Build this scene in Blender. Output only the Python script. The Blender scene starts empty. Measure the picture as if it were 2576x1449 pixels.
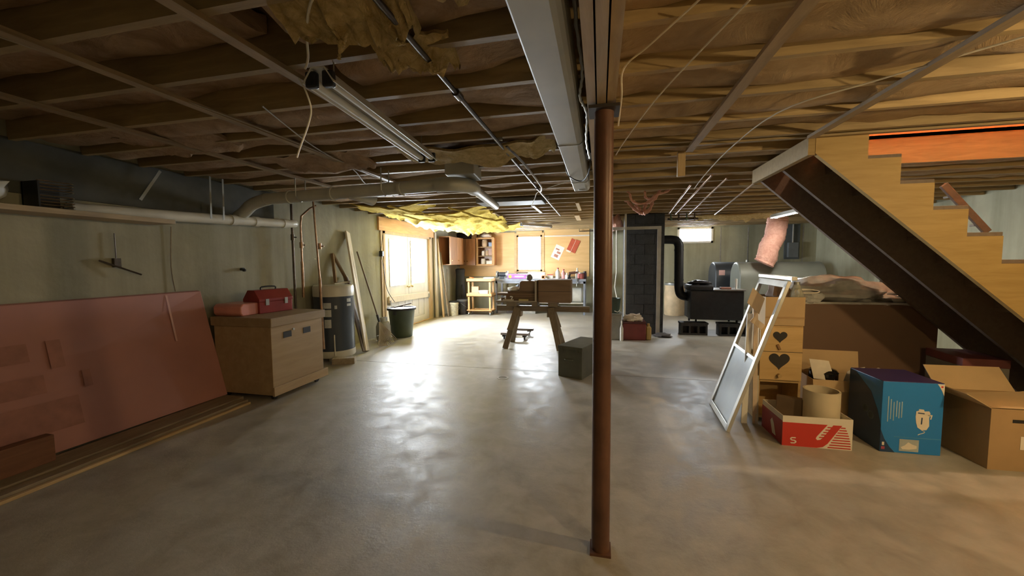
import bpy, math, random
from mathutils import Vector, Matrix, noise
R = math.radians
random.seed(11)
scene = bpy.context.scene
col = scene.collection

# ------------------------------------------------------------------ camera
cam_d = bpy.data.cameras.new('camera'); cam = bpy.data.objects.new('camera', cam_d); col.objects.link(cam)
scene.camera = cam
cam_d.sensor_width = 36.0; cam_d.lens = 968.0 / 2576.0 * 36.0; cam_d.clip_start = 0.05
def aim(yaw, pitch, roll):
    fw = Vector((-math.sin(yaw) * math.cos(pitch), math.cos(yaw) * math.cos(pitch), -math.sin(pitch)))
    r0 = Vector((math.cos(yaw), math.sin(yaw), 0)); u0 = r0.cross(fw)
    r = r0 * math.cos(roll) + u0 * math.sin(roll); u = -r0 * math.sin(roll) + u0 * math.cos(roll)
    m = Matrix.Identity(4)
    for i, v in enumerate((r, u, -fw)):
        for k in range(3): m[k][i] = v[k]
    m.translation = (0, 0, 1.42)
    return m
cam.matrix_world = aim(R(12.9), R(3.82), R(-0.4))

# ------------------------------------------------------------------ sky, daylight portals, exposure
world = bpy.data.worlds.new('overcast_sky'); scene.world = world; world.use_nodes = True
bg = world.node_tree.nodes['Background']
bg.inputs['Color'].default_value = (0.85, 0.925, 1.0, 1); bg.inputs['Strength'].default_value = 56.0
def portal(name, loc, rot, sx, sy):
    d = bpy.data.lights.new(name, 'AREA'); d.shape = 'RECTANGLE'; d.size = sx; d.size_y = sy
    d.cycles.is_portal = True
    o = bpy.data.objects.new(name, d); col.objects.link(o); o.location = loc; o.rotation_euler = rot
portal('daylight_portal', (-4.40, 7.95, 1.43), (0, R(-90), 0), 1.1, 1.9)
portal('daylight_portal', (-2.03, 11.40, 1.69), (R(-90), 0, 0), 0.8, 1.1)
portal('daylight_portal', (2.47, 11.40, 2.12), (R(-90), 0, 0), 0.95, 0.45)
vs = scene.view_settings
vs.view_transform = 'Standard'; vs.look = 'None'; vs.gamma = 1.0; vs.use_curve_mapping = False; vs.exposure = 0.95

# ------------------------------------------------------------------ materials
MATS = {}
def _base(name):
    m = bpy.data.materials.new(name); m.use_nodes = True
    nt = m.node_tree; b = nt.nodes['Principled BSDF']
    return m, nt, b
def _coord(nt, scale=(1, 1, 1)):
    tc = nt.nodes.new('ShaderNodeTexCoord'); mp = nt.nodes.new('ShaderNodeMapping')
    mp.inputs['Scale'].default_value = scale
    nt.links.new(tc.outputs['Object'], mp.inputs['Vector'])
    return mp.outputs['Vector']
def _noise(nt, vec, scale, detail=4, rough=0.55, dist=0.0):
    n = nt.nodes.new('ShaderNodeTexNoise'); n.inputs['Scale'].default_value = scale
    n.inputs['Detail'].default_value = detail; n.inputs['Roughness'].default_value = rough
    n.inputs['Distortion'].default_value = dist
    nt.links.new(vec, n.inputs['Vector'])
    return n.outputs['Fac']
def _ramp(nt, fac, stops):
    r = nt.nodes.new('ShaderNodeValToRGB'); e = r.color_ramp.elements
    while len(e) < len(stops): e.new(0.5)
    for i, (p, c) in enumerate(stops):
        e[i].position = p; e[i].color = (c[0], c[1], c[2], 1)
    nt.links.new(fac, r.inputs['Fac'])
    return r.outputs['Color']
def _bump(nt, b, fac, strength, dist=0.02):
    bp = nt.nodes.new('ShaderNodeBump'); bp.inputs['Strength'].default_value = strength; bp.inputs['Distance'].default_value = dist
    nt.links.new(fac, bp.inputs['Height']); nt.links.new(bp.outputs['Normal'], b.inputs['Normal'])
def sh(c, k): return tuple(max(0, min(1, x * k)) for x in c[:3])
def paint(name, c, rough=0.5, metal=0.0, var=0.15, scale=6.0, bump=0.0, spec=0.5, coat=0.0):
    if name in MATS: return MATS[name]
    m, nt, b = _base(name)
    f = _noise(nt, _coord(nt), scale)
    nt.links.new(_ramp(nt, f, [(0.3, sh(c, 1 - var)), (0.7, sh(c, 1 + var))]), b.inputs['Base Color'])
    b.inputs['Roughness'].default_value = rough; b.inputs['Metallic'].default_value = metal
    b.inputs['Specular IOR Level'].default_value = spec; b.inputs['Coat Weight'].default_value = coat
    if bump: _bump(nt, b, _noise(nt, _coord(nt), scale * 8), bump)
    MATS[name] = m
    return m
def wood(name, c1, c2, axis='X', scale=9.0, rough=0.6, bump=0.15, tint=True):
    if name in MATS: return MATS[name]
    m, nt, b = _base(name)
    s = {'X': (0.12, 1, 1), 'Y': (1, 0.12, 1), 'Z': (1, 1, 0.12)}[axis]
    v = _coord(nt, s)
    f = _noise(nt, v, scale * 3, 6, 0.6, 0.6)
    colr = _ramp(nt, f, [(0.28, c1), (0.72, c2)])
    if tint:
        oi = nt.nodes.new('ShaderNodeObjectInfo'); mr = nt.nodes.new('ShaderNodeMapRange')
        mr.inputs['To Min'].default_value = 0.78; mr.inputs['To Max'].default_value = 1.15
        nt.links.new(oi.outputs['Random'], mr.inputs['Value'])
        mx = nt.nodes.new('ShaderNodeVectorMath'); mx.operation = 'SCALE'
        nt.links.new(colr, mx.inputs[0]); nt.links.new(mr.outputs['Result'], mx.inputs['Scale'])
        colr = mx.outputs['Vector']
    nt.links.new(colr, b.inputs['Base Color'])
    b.inputs['Roughness'].default_value = rough
    _bump(nt, b, f, bump, 0.01)
    MATS[name] = m
    return m
def emit(name, c, strength):
    if name in MATS: return MATS[name]
    m, nt, b = _base(name)
    b.inputs['Base Color'].default_value = (*c, 1); b.inputs['Emission Color'].default_value = (*c, 1)
    b.inputs['Emission Strength'].default_value = strength
    MATS[name] = m
    return m
def glass():
    if 'window_glass' in MATS: return MATS['window_glass']
    m, nt, b = _base('window_glass'); nt.nodes.remove(b)
    out = [n for n in nt.nodes if n.type == 'OUTPUT_MATERIAL'][0]
    t = nt.nodes.new('ShaderNodeBsdfTransparent'); g = nt.nodes.new('ShaderNodeBsdfGlossy'); g.inputs['Roughness'].default_value = 0.05
    mx = nt.nodes.new('ShaderNodeMixShader'); mx.inputs['Fac'].default_value = 0.06
    nt.links.new(t.outputs[0], mx.inputs[1]); nt.links.new(g.outputs[0], mx.inputs[2]); nt.links.new(mx.outputs[0], out.inputs['Surface'])
    MATS['window_glass'] = m
    return m
def film(name, c, alpha, rough=0.35):
    if name in MATS: return MATS[name]
    m, nt, b = _base(name)
    f = _noise(nt, _coord(nt), 9, 5)
    nt.links.new(_ramp(nt, f, [(0.3, sh(c, 0.75)), (0.7, sh(c, 1.2))]), b.inputs['Base Color'])
    b.inputs['Roughness'].default_value = rough; b.inputs['Alpha'].default_value = alpha
    MATS[name] = m
    return m
def concrete_floor():
    m, nt, b = _base('floor_concrete')
    v = _coord(nt)
    big = _noise(nt, v, 0.7, 6, 0.6, 0.5); mid = _noise(nt, v, 5.0, 7, 0.65, 0.4); fine = _noise(nt, v, 60, 4)
    c1 = _ramp(nt, big, [(0.25, (0.33, 0.31, 0.265)), (0.55, (0.45, 0.425, 0.365)), (0.8, (0.53, 0.505, 0.445))])
    c2 = _ramp(nt, mid, [(0.3, (0.70, 0.69, 0.67)), (0.62, (1.0, 1.0, 1.0))])
    mx = nt.nodes.new('ShaderNodeVectorMath'); mx.operation = 'MULTIPLY'
    nt.links.new(c1, mx.inputs[0]); nt.links.new(c2, mx.inputs[1])
    nt.links.new(mx.outputs[0], b.inputs['Base Color'])
    mr = nt.nodes.new('ShaderNodeMapRange'); mr.inputs['From Min'].default_value = 0.3; mr.inputs['From Max'].default_value = 0.7
    mr.inputs['To Min'].default_value = 0.30; mr.inputs['To Max'].default_value = 0.60
    nt.links.new(mid, mr.inputs['Value']); nt.links.new(mr.outputs['Result'], b.inputs['Roughness'])
    b.inputs['Specular IOR Level'].default_value = 0.42
    _bump(nt, b, _noise(nt, v, 34, 7, 0.75), 0.22, 0.010)
    return m
def concrete_wall(name, c):
    m, nt, b = _base(name)
    v = _coord(nt)
    big = _noise(nt, v, 0.8, 6, 0.65, 0.3)
    st = _noise(nt, _coord(nt, (3.0, 3.0, 0.25)), 1.6, 5, 0.6)
    c1 = _ramp(nt, big, [(0.25, sh(c, 0.72)), (0.75, sh(c, 1.2))])
    c2 = _ramp(nt, st, [(0.3, (0.75, 0.76, 0.72)), (0.6, (1, 1, 1))])
    mx = nt.nodes.new('ShaderNodeVectorMath'); mx.operation = 'MULTIPLY'
    nt.links.new(c1, mx.inputs[0]); nt.links.new(c2, mx.inputs[1]); nt.links.new(mx.outputs[0], b.inputs['Base Color'])
    b.inputs['Roughness'].default_value = 0.85
    _bump(nt, b, _noise(nt, v, 18, 6), 0.25, 0.01)
    return m
def fibre(name, c1, c2, scale=14, bump=0.9):
    if name in MATS: return MATS[name]
    m, nt, b = _base(name)
    v = _coord(nt)
    f = _noise(nt, v, scale, 7, 0.7, 0.8)
    nt.links.new(_ramp(nt, f, [(0.3, c1), (0.7, c2)]), b.inputs['Base Color'])
    b.inputs['Roughness'].default_value = 0.95; b.inputs['Specular IOR Level'].default_value = 0.1
    _bump(nt, b, f, bump, 0.03)
    MATS[name] = m
    return m
M_FLOOR = concrete_floor(); M_WALL = concrete_wall('wall_concrete', (0.38, 0.365, 0.275))
M_WALLR = concrete_wall('wall_concrete_right', (0.37, 0.355, 0.245))
JOIST = wood('joist_pine', (0.26, 0.18, 0.08), (0.41, 0.295, 0.14), 'X')
BEAM = wood('beam_pine', (0.34, 0.23, 0.11), (0.48, 0.35, 0.19), 'Y')
STRAPW = wood('strapping_pine', (0.20, 0.14, 0.07), (0.34, 0.24, 0.13), 'Y')
PINEZ = wood('upright_pine', (0.42, 0.29, 0.14), (0.58, 0.43, 0.24), 'Z')
PINEX = wood('pine_along', (0.45, 0.31, 0.14), (0.62, 0.45, 0.23), 'X')
PINEY = wood('pine_deep', (0.42, 0.29, 0.14), (0.58, 0.43, 0.24), 'Y')
PLY = wood('plywood_tan', (0.66, 0.42, 0.17), (0.80, 0.55, 0.25), 'X', 3, tint=False)
ORANGEW = wood('orange_fir', (0.55, 0.30, 0.10), (0.70, 0.42, 0.17), 'Y')
CABW = wood('cabinet_brown', (0.30, 0.14, 0.055), (0.45, 0.23, 0.10), 'Z', 5, 0.35)
STAIRY = wood('stair_yellow_pine', (0.29, 0.185, 0.055), (0.385, 0.26, 0.09), 'X')
STAIRD = wood('stair_brown_board', (0.115, 0.085, 0.065), (0.165, 0.125, 0.095), 'Y')
KRAFT = fibre('kraft_batt', (0.28, 0.185, 0.11), (0.50, 0.36, 0.24), 6, 0.9)
KRAFTR = fibre('kraft_batt_tan', (0.30, 0.205, 0.115), (0.44, 0.32, 0.19), 5, 0.5)
YELF = fibre('yellow_fibreglass', (0.68, 0.48, 0.09), (0.95, 0.76, 0.20), 12)
PINKF = fibre('pink_fibreglass', (0.62, 0.30, 0.22), (0.85, 0.52, 0.42), 12)
GREYPIPE = paint('grey_duct_paint', (0.43, 0.43, 0.38), 0.5, 0.0, 0.12, 3)
GALV = paint('galvanised_steel', (0.40, 0.405, 0.38), 0.4, 0.6, 0.15, 8)
WHITEP = paint('white_paint', (0.72, 0.70, 0.64), 0.45, 0, 0.06, 4)
PVC = paint('white_pvc', (0.62, 0.61, 0.54), 0.35, 0, 0.08, 4)
BLACK = paint('black_plastic', (0.02, 0.02, 0.022), 0.4, 0, 0.2, 8)
CASTIRON = paint('cast_iron', (0.018, 0.019, 0.022), 0.5, 0.2, 0.25, 12, 0.1)
IRONP = paint('iron_pipe', (0.10, 0.08, 0.065), 0.35, 0.7, 0.3, 20)
COPPER = paint('copper_pipe_metal', (0.36, 0.235, 0.15), 0.35, 0.8, 0.25, 18)
CARD = paint('cardboard', (0.42, 0.28, 0.14), 0.8, 0, 0.1, 3)
CARDL = paint('cardboard_light', (0.52, 0.37, 0.20), 0.8, 0, 0.1, 3)
WHITE = paint('white_card', (0.80, 0.78, 0.72), 0.55, 0, 0.04, 3)
STEELB = paint('bench_steel', (0.33, 0.36, 0.42), 0.4, 0.4, 0.15, 8)
CONC = paint('block_concrete', (0.28, 0.27, 0.24), 0.9, 0, 0.2, 14, 0.3)

# ------------------------------------------------------------------ mesh builder
class MB:
    def __init__(s): s.v = []; s.f = []
    def add(s, vs_, fs):
        o = len(s.v); s.v += [tuple(p) for p in vs_]; s.f += [tuple(i + o for i in f) for f in fs]; return s
    def box(s, x0, x1, y0, y1, z0, z1):
        return s.add([(x0, y0, z0), (x1, y0, z0), (x1, y1, z0), (x0, y1, z0), (x0, y0, z1), (x1, y0, z1), (x1, y1, z1), (x0, y1, z1)],
                     [(3, 2, 1, 0), (4, 5, 6, 7), (0, 1, 5, 4), (1, 2, 6, 5), (2, 3, 7, 6), (3, 0, 4, 7)])
    def bar(s, a, b, w, t, up=(0, 0, 1)):                       # rectangular bar from a to b, w wide, t thick along up
        a, b = Vector(a), Vector(b); d = (b - a).normalized(); up = Vector(up)
        side = d.cross(up)
        if side.length < 1e-4: side = d.cross(Vector((1, 0, 0)))
        side.normalize(); n = side.cross(d).normalized()
        q = [side * (w / 2) + n * (t / 2), side * (-w / 2) + n * (t / 2), side * (-w / 2) - n * (t / 2), side * (w / 2) - n * (t / 2)]
        return s.add([a + k for k in q] + [b + k for k in q], [(3, 2, 1, 0), (4, 5, 6, 7), (0, 1, 5, 4), (1, 2, 6, 5), (2, 3, 7, 6), (3, 0, 4, 7)][0:2] + [(0, 1, 5, 4), (1, 2, 6, 5), (2, 3, 7, 6), (3, 0, 4, 7)])
    def cyl(s, a, b, r0, r1=None, n=14, caps=True):
        r1 = r0 if r1 is None else r1
        a, b = Vector(a), Vector(b); d = (b - a).normalized()
        u = d.orthogonal().normalized(); w = d.cross(u)
        A = [a + (u * math.cos(2 * math.pi * i / n) + w * math.sin(2 * math.pi * i / n)) * r0 for i in range(n)]
        B = [b + (u * math.cos(2 * math.pi * i / n) + w * math.sin(2 * math.pi * i / n)) * r1 for i in range(n)]
        fs = [(i, (i + 1) % n, n + (i + 1) % n, n + i) for i in range(n)]
        if caps: fs += [tuple(range(n - 1, -1, -1)), tuple(range(n, 2 * n))]
        return s.add(A + B, fs)
    def tube(s, pts, r, n=8, caps=True):
        pts = [Vector(p) for p in pts]; k = len(pts)
        rr = r if isinstance(r, (list, tuple)) else [r] * k
        u = None; V = []
        for i, p in enumerate(pts):
            d = (pts[min(i + 1, k - 1)] - pts[max(i - 1, 0)]).normalized()
            if u is None: u = d.orthogonal().normalized()
            u = (u - d * u.dot(d))
            u = u.normalized() if u.length > 1e-5 else d.orthogonal().normalized()
            w = d.cross(u)
            V += [p + (u * math.cos(2 * math.pi * j / n) + w * math.sin(2 * math.pi * j / n)) * rr[i] for j in range(n)]
        fs = [(i * n + j, i * n + (j + 1) % n, (i + 1) * n + (j + 1) % n, (i + 1) * n + j) for i in range(k - 1) for j in range(n)]
        if caps: fs += [tuple(range(n - 1, -1, -1)), tuple(range((k - 1) * n, k * n))]
        return s.add(V, fs)
    def lathe(s, prof, c=(0, 0, 0), n=24):                      # profile of (r, z)
        V = []; k = len(prof)
        for r, z in prof:
            V += [(c[0] + r * math.cos(2 * math.pi * j / n), c[1] + r * math.sin(2 * math.pi * j / n), c[2] + z) for j in range(n)]
        fs = [(i * n + j, i * n + (j + 1) % n, (i + 1) * n + (j + 1) % n, (i + 1) * n + j) for i in range(k - 1) for j in range(n)]
        if prof[0][0] > 1e-4: fs.append(tuple(range(n - 1, -1, -1)))
        if prof[-1][0] > 1e-4: fs.append(tuple(range((k - 1) * n, k * n)))
        return s.add(V, fs)
    def prism(s, poly, d, fn):                                  # 2D outline extruded 0..d; fn(u, v, w) -> xyz
        n = len(poly)
        V = [fn(u, v, 0) for u, v in poly] + [fn(u, v, d) for u, v in poly]
        return s.add(V, [tuple(range(n - 1, -1, -1)), tuple(range(n, 2 * n))] + [(i, (i + 1) % n, n + (i + 1) % n, n + i) for i in range(n)])
    def sheet(s, fn, nu, nv, t=None):                           # grid surface fn(u, v), optional thickness downward vector t
        V = [Vector(fn(i / nu, j / nv)) for i in range(nu + 1) for j in range(nv + 1)]
        q = lambda i, j: i * (nv + 1) + j
        fs = [(q(i, j), q(i + 1, j), q(i + 1, j + 1), q(i, j + 1)) for i in range(nu) for j in range(nv)]
        if t is None: return s.add(V, fs)
        t = Vector(t); N = len(V)
        rim = [q(i, 0) for i in range(nu)] + [q(nu, j) for j in range(nv)] + [q(i, nv) for i in range(nu, 0, -1)] + [q(0, j) for j in range(nv, 0, -1)]
        f2 = [tuple(N + k for k in reversed(f)) for f in fs]
        side = [(rim[k], N + rim[k], N + rim[(k + 1) % len(rim)], rim[(k + 1) % len(rim)]) for k in range(len(rim))]
        return s.add(V + [v + t for v in V], fs + f2 + side)
    def blob(s, c, r, n=12, amp=0.25, freq=3.0, seed=0.0, flat=None):
        c = Vector(c); rx, ry, rz = r; V = []; m = n // 2
        for i in range(m + 1):
            th = math.pi * i / m
            for j in range(n):
                ph = 2 * math.pi * j / n
                d = Vector((math.sin(th) * math.cos(ph), math.sin(th) * math.sin(ph), math.cos(th)))
                k = 1 + amp * noise.noise(d * freq + Vector((seed, seed * 1.7, 3.1)))
                p = Vector((d.x * rx * k, d.y * ry * k, d.z * rz * k))
                if flat is not None: p.z = max(p.z, flat)
                V.append(c + p)
        fs = [(i * n + j, (i + 1) * n + j, (i + 1) * n + (j + 1) % n, i * n + (j + 1) % n) for i in range(m) for j in range(n)]
        return s.add(V, fs)
    def mesh(s, name, mat, smooth=False):
        me = bpy.data.meshes.new(name); me.from_pydata(s.v, [], s.f); me.update()
        if mat: me.materials.append(mat)
        if smooth:
            me.polygons.foreach_set('use_smooth', [True] * len(me.polygons))
            try: me.set_sharp_from_angle(angle=R(42))
            except Exception: pass
        return me
    def build(s, name, mat, parent=None, smooth=False, bevel=0.0):
        return link(name, s.mesh(name, mat, smooth), parent, bevel)
def link(name, me, parent=None, bevel=0.0):
    o = bpy.data.objects.new(name, me); col.objects.link(o); o.parent = parent
    if bevel:
        b = o.modifiers.new('bevel', 'BEVEL'); b.width = bevel; b.segments = 2; b.limit_method = 'ANGLE'
    return o
def tag(o, label=None, cat=None, group=None, kind=None):
    if label: o['label'] = label
    if cat: o['category'] = cat
    if group: o['group'] = group
    if kind: o['kind'] = kind
    return o
def T(name, label, cat, loc=(0, 0, 0), rz=0.0, group=None, rot=None):
    o = bpy.data.objects.new(name, None); col.objects.link(o); o.empty_display_size = 0.05
    o.location = loc; o.rotation_euler = rot if rot else (0, 0, rz)
    return tag(o, label, cat, group)
def solo(name, mb, mat, label, cat, loc=(0, 0, 0), rz=0.0, group=None, smooth=False, bevel=0.0, rot=None, kind=None):
    o = mb.build(name, mat, None, smooth, bevel); o.location = loc; o.rotation_euler = rot if rot else (0, 0, rz)
    return tag(o, label, cat, group, kind)
def struct(name, mb=None, mat=None, smooth=False, bevel=0.0, label=None):
    o = mb.build(name, mat, None, smooth, bevel) if mb else T(name, None, None)
    return tag(o, label, None, None, 'structure')
def curve_pts(ctrl, n=24):                                      # Catmull-Rom through control points
    P_ = [Vector(p) for p in ctrl]; P_ = [P_[0]] + P_ + [P_[-1]]; out = []
    seg = len(P_) - 3
    for k in range(n + 1):
        t = k / n * seg; i = min(int(t), seg - 1); u = t - i
        a, b, c, d = P_[i:i + 4]
        out.append(0.5 * ((2 * b) + (c - a) * u + (2 * a - 5 * b + 4 * c - d) * u * u + (3 * b - a - 3 * c + d) * u ** 3))
    return out
XL, XR, YB, YF = -4.2, 5.3, -3.0, 11.2
ZJ, ZS = 2.33, 2.565

# ================================================================== THE SETTING
# floor: two slabs with a control joint between them
JY = 4.9
fl = MB()
fl.box(XL - .2, XR + .2, YB - .2, JY - .004, -0.12, 0).box(XL - .2, XR + .2, JY + .004, YF + .2, -0.12, 0).box(XL - .2, XR + .2, YB - .2, YF + .2, -0.2, -0.02)
struct('floor', fl, M_FLOOR, label='worn smooth concrete basement floor with a control joint')
# left wall with the doorway
w = MB()
DY0, DY1, DZ = 6.88, 9.05, 2.06
w.box(XL - .2, XL, YB - .2, DY0, 0, ZS).box(XL - .2, XL, DY1, YF + .2, 0, ZS).box(XL - .2, XL, DY0, DY1, DZ, ZS)
wl = struct('wall_left', w, M_WALL, label='poured concrete left basement wall')
for k_, (ya, yb) in enumerate(((-3.0, -.6), (-.594, 1.84), (1.846, 4.28))): MB().box(XL + .001, XL + .02, ya, yb, 1.955, ZJ + .02).build('dark_board', paint('dark_grey_board', (.075, .078, .068), .8, 0, .2, 4), wl)  # dark grey strips covering the top of the left wall
# far wall with two window openings
W1 = (-2.41, -1.65, 1.15, 2.21); W2 = (2.03, 2.91, 1.90, 2.32)
w = MB()
w.box(XL, W1[0], YF, YF + .2, 0, ZS).box(W1[1], W2[0], YF, YF + .2, 0, ZS).box(W2[1], XR + .2, YF, YF + .2, 0, ZS)
for a in (W1, W2): w.box(a[0], a[1], YF, YF + .2, 0, a[2]).box(a[0], a[1], YF, YF + .2, a[3], ZS)
wf = struct('wall_far', w, M_WALLR, label='far concrete basement wall with two windows')
w = MB(); w.box(XR, XR + .2, YB - .2, YF + .2, 0, ZS); struct('wall_right', w, M_WALLR, label='right concrete wall beyond the staircase')
w = MB(); w.box(XL - .2, XR + .2, YB - .2, YB, 0, ZS); struct('wall_back', w, M_WALL, label='concrete wall behind the viewer')
# tan sheet panelling screwed to the far wall, left and right of the window
for i, (a, b, z0, z1) in enumerate([(-3.0, -2.47, 1.10, 2.30), (-1.59, -0.30, 1.00, 2.16), (-1.59, -0.30, 2.18, 2.36), (-4.2, -3.0, 1.0, 2.33)]):
    MB().box(a, b, YF - .016, YF - .001, z0, z1).build('plywood_panel', PLY, wf, bevel=.002)
MB().box(-1.59, -0.3, YF - .03, YF - .016, 2.15, 2.185).build('trim_strip', WHITEP, wf)
for x in (0.2, 0.85, 1.5, 3.1, 3.75, 4.4, 5.0): MB().box(x - .012, x + .012, YF - .004, YF, 0, 2.3).build('form_seam', CONC, wf)

# ceiling: subfloor, joists, insulation
SX0, SX1, SY0, SY1 = 1.88, 4.35, 3.36, 4.42
c = MB()
c.box(XL - .2, XR + .2, YB - .2, SY0, ZS, ZS + .03).box(XL - .2, XR + .2, SY1, YF + .2, ZS, ZS + .03)
c.box(XL - .2, SX0, SY0, SY1, ZS, ZS + .03).box(SX1, XR + .2, SY0, SY1, ZS, ZS + .03)
ceil = struct('ceiling', c, wood('subfloor_brown', (0.13, 0.08, 0.045), (0.22, 0.14, 0.08), 'X', 2), label='open joist basement ceiling under brown subfloor')
def joist_mesh(x0, x1): return MB().box(x0, x1, -0.019, 0.019, ZJ, ZS - .001).mesh('joist', JOIST)
JL, JR = joist_mesh(XL + .01, 0.05), joist_mesh(-0.05, XR - .01)
JR1, JR2 = joist_mesh(-0.05, SX0), joist_mesh(SX1, XR - .01)
ys = [1.60 + 0.405 * k for k in range(-10, 24)]
ys = [y for y in ys if YB + .05 < y < YF - .05]
for y in ys:
    o = link('joist', JL, ceil); o.location = (0, y - .02, 0)
    if SY0 - .03 < y + .02 < SY1 + .03:
        o = link('joist', JR1, ceil); o.location = (0, y + .02, 0)
        o = link('joist', JR2, ceil); o.location = (0, y + .02, 0)
    else:
        o = link('joist', JR, ceil); o.location = (0, y + .02, 0)
for yy in (SY0 - .022, SY1 + .022):                              # doubled trimmers round the stair opening
    MB().box(-0.05, XR - .01, yy - .019, yy + .019, ZJ - .005, ZS - .001).build('trimmer_joist', JOIST, ceil)
MB().box(SX1, SX1 + .038, SY0, SY1, ZJ, ZS - .001).build('header_joist', JOIST, ceil)
def batt(x0, x1, y0, y1, zb, mat, seed, sag=0.03, name='insulation_batt'):
    L = x1 - x0; nu = max(8, int(L * 7)); nv = 6
    def fn(u, v):
        x = x0 + L * u; y = y0 + (y1 - y0) * v
        s = noise.noise(Vector((x * 1.7, seed, v * 1.2))) * sag * 1.2 + noise.noise(Vector((x * 5, seed * 2.3, v * 3))) * sag * .55
        e = 4 * v * (1 - v)
        gap = 0.03 * max(0, noise.noise(Vector((x * 1.3, seed * 3.1, 9.0))) + 0.15)
        y += (gap if v < .5 else -gap) * (1 - e)
        return (x, y, zb + s - sag * .7 * e + .03 * (1 - e) * (noise.noise(Vector((x * 2, seed, v * 9))) + .3))
    return MB().sheet(fn, nu, nv, (0, 0, ZS - .004 - zb - .02)).build(name, mat, ceil, smooth=True)
for k in range(len(ys) - 1):
    a, b = ys[k] + .022, ys[k + 1] - .022
    if b < -0.6: continue
    # right of the beam the bays are full, left some are bare or slipping
    if a + .02 > SY0 - .3 and b < SY1 + .3: batt(0.08, SX0 - .05, a + .02, b + .02, 2.385, KRAFTR, k * 1.37, .03)
    else: batt(0.08, XR - .1, a + .02, b + .02, 2.375 if b < 6 else 2.40, KRAFTR if b < 6 else KRAFT, k * 1.37, .032)
    if 2 < a < 5.0 or b > 10.2: batt(XL + .1, -0.3, a - .02, b - .02, 2.38, KRAFT, k * 2.11 + 5, .035)
    elif a < 2: batt(XL + .1, -1.5, a - .02, b - .02, 2.46, KRAFT, k * 2.11 + 5, .03); batt(-1.25, -0.3, a - .02, b - .02, 2.40, KRAFT, k * 2.7 + 5, .04)
    elif k % 3 == 0: batt(XL + .1, -0.3, a - .02, b - .02, 2.45, KRAFT, k * 2.11 + 5, .03)
# strapping nailed under the joists
for x, y0, y1, z in [(0.70, 0.0, 3.45, ZJ - .012), (1.50, 0.0, 3.30, ZJ - .012), (-1.44, -0.5, 2.9, ZJ - .012), (-2.25, -0.5, 4.4, ZJ - .010), (-3.1, -0.5, 4.0, ZJ - .010)]:
    MB().box(x - .028, x + .028, y0, y1, z - .010, z + .0115).build('strapping', STRAPW, ceil)
for x, y, w_ in [(-1.05, 6.1, .05), (-0.35, 6.0, .05), (-0.45, 7.6, .09), (-1.9, 6.8, .05)]:   # short offcuts nailed under far joists
    MB().box(x - w_ / 2, x + w_ / 2, y, y + .9, ZJ - .02, ZJ - .001).build('strapping_offcut', PINEY, ceil)

# built-up girder on the post
beam = struct('support_beam', label='built-up wooden girder of three planks under the joists')
for x0, dz in ((-0.062, 0.0), (-0.0185, -0.006), (0.025, 0.003)):
    MB().box(x0, x0 + .037, YB, YF, 2.122 + dz, ZJ).build('plank', BEAM, beam)

# ------------------------------------------------------------------ double door in the left wall
d1 = struct('door_1', label='white double door with tall glass panes')
fr = MB()
fr.box(XL - .16, XL + .03, DY0, DY0 + .06, 0, DZ).box(XL - .16, XL + .03, DY1 - .06, DY1, 0, DZ).box(XL - .16, XL + .03, DY0, DY1, DZ - .05, DZ)
fr.build('door_frame', PINEZ, d1)
MB().box(XL - .18, XL + .02, DY0, DY1, 0, .02).build('threshold', PINEY, d1)
MB().box(XL - .09, XL - .07, 7.90, 8.0, .02, DZ - .05).build('astragal', WHITEP, d1)
for k, (a, b, g0, g1) in enumerate([(6.945, 7.945, 7.17, 7.79), (7.955, 8.985, 8.09, 8.73)]):
    lf = MB(); X0, X1 = XL - .07, XL - .02
    zg0, zg1 = 0.95, 1.90
    lf.box(X0, X1, a, g0, .022, DZ - .05).box(X0, X1, g1, b, .022, DZ - .05).box(X0, X1, g0, g1, zg1, DZ - .05).box(X0, X1, g0, g1, .70, zg0).box(X0, X1, g0, g1, .022, .16)
    lf.box(X0 + .012, X1 - .012, g0, g1, .16, .70)
    leaf = lf.build('door_leaf', WHITEP, d1, bevel=.003)
    m = (g0 + g1) / 2
    for p0, p1 in ((g0 + .04, m - .03), (m + .03, g1 - .04)):
        MB().box(X1 - .014, X1 - .004, p0, p1, .21, .65).build('panel', WHITEP, leaf, bevel=.004)
    MB().box((X0 + X1) / 2 - .003, (X0 + X1) / 2 + .003, g0, g1, zg0, zg1).build('pane', glass(), leaf)
    st = MB(); t = .022
    st.box(X1, X1 + .01, g0 - t, g0, zg0 - t, zg1 + t).box(X1, X1 + .01, g1, g1 + t, zg0 - t, zg1 + t).box(X1, X1 + .01, g0, g1, zg1, zg1 + t).box(X1, X1 + .01, g0, g1, zg0 - t, zg0)
    st.build('glazing_bead', WHITEP, leaf)
    ky = b - .07 if k == 0 else a + .07
    MB().cyl((X1, ky, .90), (X1 + .035, ky, .90), .012).blob((X1 + .055, ky, .90), (.028, .028, .028), 12, 0).build('knob', paint('brass', (.62, .45, .18), .25, 1, .1), leaf, smooth=True)
hd = MB().box(XL, XL + .04, 6.72, 9.25, 2.06, 2.32); struct('trim_1', hd, ORANGEW, label='orange wooden header board above the double door')
struct('trim_2', MB().box(XL, XL + .02, 6.80, 6.88, 0, 2.06), PINEZ, label='pale wooden casing left of the double door')
struct('trim_3', MB().box(XL, XL + .03, 9.05, 9.13, 0, 2.06), PINEZ, label='wooden casing right of the double door')
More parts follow.
